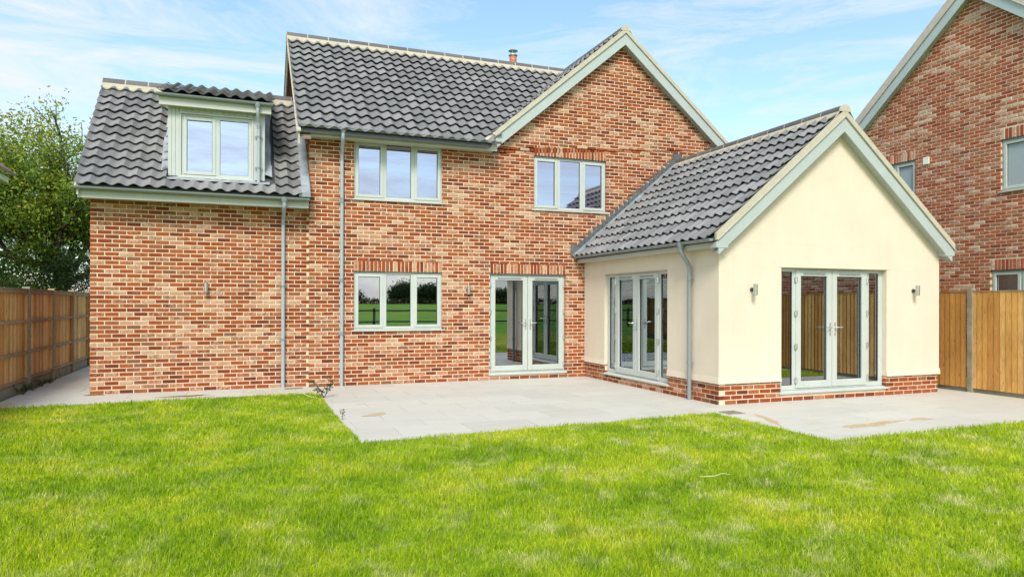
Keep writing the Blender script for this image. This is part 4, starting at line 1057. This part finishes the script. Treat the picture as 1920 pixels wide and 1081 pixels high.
def big_tree():
    rg = random.Random(21); T_ = thing('tree', 'tall feathery green tree with yellowing top, behind the orange-brown fence', 'tree', None, (0, 0, 0))
    mb = MB(); tips = []; base = Vector((-5.75, 13.0, -.05))
    top = Vector((-5.55, 13.0, 2.6)); mb.tube([base, Vector((-5.7, 13, 1.2)), top], [.34, .27, .26], 12, cap=False)
    for d, L, r in ((Vector((-1, .1, .55)), 2.5, .17), (Vector((-.55, 0, 1)), 2.9, .15), (Vector((.0, -.2, 1)), 3.2, .17), (Vector((.35, .2, 1.0)), 2.9, .13), (Vector((1, 0, .35)), 1.9, .14), (Vector((-.3, -.5, .8)), 2.4, .12), (Vector((.2, .6, .9)), 2.6, .12), (Vector((-1.1, .3, .9)), 2.8, .12)):
        branch(mb, top - Vector((0, 0, rg.uniform(0, .4))), d.normalized(), L*.80, r, 3, tips, rg)
    mb.build('trunk', M_BARK, T_)
    C = np.array(tips); k = C[:, 2] > 2.0; C = C[k]
    rg2 = np.random.default_rng(5)
    # keep crown within its outline: rounded top about 9 m, gone beyond the wing roof's edge
    lim = 8.6 - .30*np.abs(C[:, 0]+6.7)**1.6
    C = C[(C[:, 2] < lim + .2) & (C[:, 0] < -3.2)]
    # feathery, thinner towards the top
    top_ = np.clip((C[:, 2]-5.2)/3.0, 0, 1); C = C[rg2.random(len(C)) > top_*.35]
    ex = []
    while len(ex) < 470:
        d = rg2.normal(0, 1, 3); d /= np.linalg.norm(d); rr = rg2.uniform(.25, 1)**.5
        wob = 1 + .13*sin(3*d[0]+5*d[2]) + .10*sin(7*d[0]+2)
        q = np.array([-6.55, 13, 4.9]) + d*np.array([2.75, 2.0, 3.25])*rr*wob
        if mnoise.noise(Vector((q[0]*.9, q[1]*.9, q[2]*.9))) > -.07 and q[2] > 1.9: ex.append(q)
    C = np.concatenate([C, np.array(ex)])
    V, tt = leaves(C, .12, 60, (.21, .21, .14), seed=3, tmin=.10, tmax=.80)
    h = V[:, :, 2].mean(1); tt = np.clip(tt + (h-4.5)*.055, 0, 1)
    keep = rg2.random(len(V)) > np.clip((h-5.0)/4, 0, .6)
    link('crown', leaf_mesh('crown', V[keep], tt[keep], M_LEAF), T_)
    return len(V)
big_tree()
def bush(name, label, cx, cy, rx, ry, h, n, material, size, seed, z0=0, cat='shrub', group=None, tr=True, tmin=0, tmax=1):
    rg = np.random.default_rng(seed); T_ = thing(name, label, cat, group, (cx, cy, z0))
    k = n; u_ = rg.random(k)*2*pi; c_ = rg.uniform(-.2, 1, k); rr = rg.uniform(.55, 1, k)**.5
    s_ = np.sqrt(np.clip(1-c_**2, 0, 1)); wob = 1 + .22*np.sin(u_*3+seed) + .14*np.sin(u_*7+c_*5+seed)
    P = np.stack([rx*s_*np.cos(u_)*rr*wob, ry*s_*np.sin(u_)*rr*wob, h*.45 + h*.55*c_*rr*(1+.12*np.sin(u_*5+seed))], 1)
    V, tt = leaves(P, size, 14, (size*1.3,)*3, seed=seed+1, tmin=tmin, tmax=tmax)
    link('crown' if tr else 'foliage', leaf_mesh('crown', V, tt, material), T_)
    mb = MB(); mb.tube([(0, 0, -.1), (0.05, 0, h*.35), (.0, .05, h*.6)], [h*.035, h*.028, h*.012], 8)
    for q in range(4): a = q*1.6+seed; mb.tube([(0.03, 0, h*.25), (rx*.5*cos(a), ry*.5*sin(a), h*.55)], [h*.016, h*.006], 6)
    mb.build('trunk' if tr else 'stem', M_BARK, T_)
bush('shrub', 'dark evergreen shrub above the far end of the orange-brown fence', -4.75, 11.2, 1.15, .9, 3.1, 520, M_LEAFD, .10, 11, tmin=0, tmax=.7)
bush('shrub', 'rounded yellow-green shrub above the near fence panel', -7.9, 14.5, 1.0, .9, 2.95, 420, M_LEAF, .10, 12, tmin=.2, tmax=.75)
bush('shrub', 'brown-green straggly shrub at the left edge behind the fence', -8.6, 12.5, .9, .9, 3.2, 220, M_LEAFD, .12, 13, tmin=.3, tmax=1)
bush('shrub', 'olive shrub showing just over the fence top beside the tree trunk', -6.3, 10.5, 1.3, .6, 2.3, 420, M_LEAF, .09, 14, tmin=0, tmax=.6)
# house with a pale hipped roof far beyond the tree
DH = thing('distant_bungalow', 'distant bungalow with a pale buff hipped roof seen under the tree', 'house')
mb = MB(); mb.box(WORLD, -12.5, -6.5, 24, 30, 0, 2.0); mb.build('wall', M_MORTAR, DH)
mb = MB(); v = [(-13, 23.5, 2.0), (-6, 23.5, 2.0), (-6, 30.5, 2.0), (-13, 30.5, 2.0), (-9.6, 27, 3.15), (-9.3, 27, 3.15)]
mb.add(v, [(0, 1, 5, 4), (1, 2, 5), (2, 3, 4, 5), (3, 0, 4), (3, 2, 1, 0)]); mb.build('roof', M_BED2, DH)
# neighbour on the left, only the corner of its eave shows
LH = thing('left_neighbour_house', 'corner of a brown-eaved house at the left edge behind the tree', 'house')
mb = MB(); mb.box(WORLD, -14, -6.45, 4, 8.9, 0, 4.95); mb.build('wall', M_BRICK2, LH)
mb = MB(); mb.prism(Fr((0, 3.8, 0), (1, 0, 0), (0, 1, 0)), [(-5.86, 5.02), (-5.86, 5.10), (-10, 8.3), (-14.1, 5.1), (-14.1, 5.02), (-10, 8.2)], 0, 5.4); o = mb.build('roof', M_TILE2, LH); fix_normals(o)
mb = MB(); mb.box(WORLD, -6.44, -6.02, 4, 9.1, 4.84, 5.0); mb.build('soffit', M_WHITE, LH)
# distant trees and hedge across the field, mirrored in the windows
hp = []
for i in range(2600): hp.append((random.uniform(-230, 330), -285 + random.uniform(-2, 2), .8 + random.random()*2.4))
V, tt = leaves(hp, .9, 14, (1.0, .7, .4), seed=9)
link('hedge', leaf_mesh('hedge', V, tt, M_LEAFH), None, 'long brown hedge at the far side of the green field', 'hedge', None, 'stuff')
for i, (x, h, w_) in enumerate(((20, 5, 8), (38, 6, 8), (66, 8, 5), (78, 7, 7), (92, 6.5, 8), (112, 5, 9), (-30, 6, 9), (150, 4.6, 9), (-75, 6, 10), (190, 6, 9))):
    bush('distant_tree', 'dark round-headed tree standing over the brown hedge across the field', x, -292, w_, 4, h, 700, M_LEAFD, 1.0, 40+i, z0=1.0, cat='tree', group='trees beyond the field hedge', tmin=.2, tmax=1)

# ================================================================== SMALL THINGS
def grate(label, x0, x1, y0, y1, bars, alongx):
    g_ = thing('drain_grate', label, 'drain cover'); mb = MB()
    ring(mb, Fr((0, 0, 0), (1, 0, 0), (0, 0, 1)), x0, x1, y0, y1, .02, 0, .006) if False else None
    mb.box(WORLD, x0, x1, y0, y0+.02, .0012, .007); mb.box(WORLD, x0, x1, y1-.02, y1, .0012, .007)
    mb.box(WORLD, x0, x0+.02, y0+.02, y1-.02, .0012, .007); mb.box(WORLD, x1-.02, x1, y0+.02, y1-.02, .0012, .007)
    mb.build('frame', M_CONC, g_)
    mb = MB(); mb.box(WORLD, x0+.02, x1-.02, y0+.02, y1-.02, .0012, .0022); mb.build('sump', M_BLACK, g_)
    for i in range(bars):
        mb = MB()
        if alongx: w_ = (x1-x0-.04)/bars; mb.box(WORLD, x0+.02+w_*(i+.3), x0+.02+w_*(i+.7), y0+.021, y1-.021, .0024, .0065)
        else: w_ = (y1-y0-.04)/bars; mb.box(WORLD, x0+.021, x1-.021, y0+.02+w_*(i+.3), y0+.02+w_*(i+.7), .0024, .0065)
        mb.build('bar', M_CONC, g_)
grate('grey slotted drain grate at the foot of the downpipe by the wing corner', .70, 1.02, -.25, -.10, 9, True)
grate('square grey drain cover in the paving near the extension corner', 6.50, 6.77, -5.46, -5.19, 8, False)

def patch(name, label, cat, cx, cy, rx, ry, ang, material, h=.006, seed=1, parts=1):
    rg = random.Random(seed); n = 40; v = [(cx, cy, h)]; rings = 3
    ph = [rg.uniform(0, 6.28) for _ in range(6)]
    for k in range(1, rings+1):
        for i in range(n):
            a = 2*pi*i/n; w_ = 1 + .22*sin(2*a+ph[0]) + .18*sin(3*a+ph[1]) + .12*sin(5*a+ph[2]) + .08*sin(9*a+ph[3])
            r_ = w_*k/rings; x = rx*r_*cos(a); y = ry*r_*sin(a)
            z = .0015 + (h-.0015)*(1-k/rings)*rg.uniform(.4, 1.2)
            v.append((cx + x*cos(ang)-y*sin(ang), cy + x*sin(ang)+y*cos(ang), z))
    f = [(0, 1+i, 1+(i+1) % n) for i in range(n)]
    for k in range(rings-1):
        f += [(1+k*n+i, 1+(k+1)*n+i, 1+(k+1)*n+(i+1) % n, 1+k*n+(i+1) % n) for i in range(n)]
    mb = MB(); mb.add(v, f); mb.build(name, material, None, label=label, cat=cat)
patch('sand_patch', 'small round sandy stain on the open patio near the lawn corner', 'sand', 1.75, -3.72, .17, .12, .4, M_SAND, seed=1)
patch('sand_patch', 'tiny sand smear near the main wall downpipe', 'sand', 1.72, -2.6, .07, .03, 0, M_SAND, seed=12)
patch('sand_patch', 'narrow orange sand streak beside the square drain cover', 'sand', 6.72, -6.0, .36, .07, 1.2+pi, M_SAND, seed=3)
patch('sand_patch', 'broad orange sand spill on the paving below the gable doors', 'sand', 7.75, -6.78, .48, .11, .12, M_SAND, seed=4)
patch('sand_patch', 'short sand smear nearest the golden fence', 'sand', 8.72, -6.70, .20, .07, .1, M_SAND, seed=5)
patch('soil_patch', 'brown soil smear on the path below the wing wall', 'soil', -.95, -.62, .42, .07, .05, M_SOIL, seed=6)
patch('soil_patch', 'dirt heap against the bottom corner of the wing wall', 'soil', -2.40, .02, .14, .05, 0, M_SOIL, h=.03, seed=7)
patch('soil_patch', 'sandy soil strip in the corner between fence and lawn', 'soil', -3.5, -.9, .12, .4, 0, M_SAND, h=.02, seed=8)

def weed(name, label, cat, x, y, h, n, material, leafmat=None, seed=1, spread=.6, r=.004):
    rg = random.Random(seed); t_ = thing(name, label, cat, None, (x, y, 0)); mb = MB(); tips = []
    for i in range(n):
        a = rg.uniform(0, 6.28); l = rg.uniform(.5, 1)*h; s_ = rg.uniform(.2, spread)
        p = [Vector((0, 0, -.003))]
        for k in range(1, 5): p.append(Vector((cos(a)*s_*l*k/4 + rg.gauss(0, .008), sin(a)*s_*l*k/4 + rg.gauss(0, .008), l*k/4)))
        mb.tube(p, [r*(1-.15*k) for k in range(5)], 5); tips += [tuple(q) for q in p[2:]]
        for k in range(3):
            q = p[rg.choice((2, 3, 4))]; b_ = rg.uniform(0, 6.28); e = q + Vector((cos(b_), sin(b_), .7))*h*.18
            mb.tube([q, e], [r*.6, r*.3], 4); tips.append(tuple(e))
    mb.build('stem', material, t_)
    if leafmat:
        V, tt = leaves(tips, h*.16, 5, (h*.05,)*3, seed=seed); link('foliage', leaf_mesh('foliage', V, tt, leafmat), t_)
weed('dead_twig_plant', 'dark branching dead twig at the back corner of the lawn beside the patio', 'twig', 1.26, -1.62, .30, 6, M_TWIG, M_LEAFD, 2, 1.1, .005)
weed('weed', 'thin dark weed growing halfway along the patio edge', 'weed', 1.25, -4.02, .15, 2, M_TWIG, M_LEAFD, 3, .3, .002)
weed('weed', 'wispy pale weed standing in the sand spill', 'weed', 7.55, -6.85, .17, 2, M_STRAW, None, 4, .3, .002)
weed('weed', 'single thin stem between the square drain and the sand spill', 'weed', 7.0, -6.55, .2, 2, M_STRAW, None, 9, .3, .0015)
for i, (yy, s_, lb) in enumerate(((.55, .16, 'dark leafy weed nearest the lawn at the foot of the left fence'), (1.15, .13, 'flat leafy weed beside the first full fence post'), (1.75, .14, 'spreading weed past the first fence post on the path edge'), (2.3, .11, 'low weed furthest along the left fence foot'))):
    weed('weed', lb, 'weed', -3.55, yy, s_, 12, M_TWIG, M_LEAFD, 20+i, 1.6, .003)
def stem(label, pts, mat_=M_STRAW, r=.006, cat='stem'):
    mb = MB(); mb.tube([Vector(p) for p in pts], [r]*(len(pts)-1)+[r*.4], 5); return mb.build('cut_stem', mat_, None, label=label, cat=cat)
stem('pale cut stem lying across the grass below the slotted drain', [(.55, -.95, .055), (.75, -1.25, .06), (.92, -1.5, .07), (1.0, -1.85, .06), (1.12, -2.05, .05)])
stem('leafy cutting trailing over the path edge beside the slotted drain', [(.05, -.55, .02), (.25, -.62, .07), (.4, -.75, .05), (.62, -.9, .08)])
stem('white curved twig lying in the middle of the lawn', [(3.78, -8.50, .05), (3.9, -8.56, .062), (4.02, -8.5, .06), (4.10, -8.52, .05)], r=.0035)
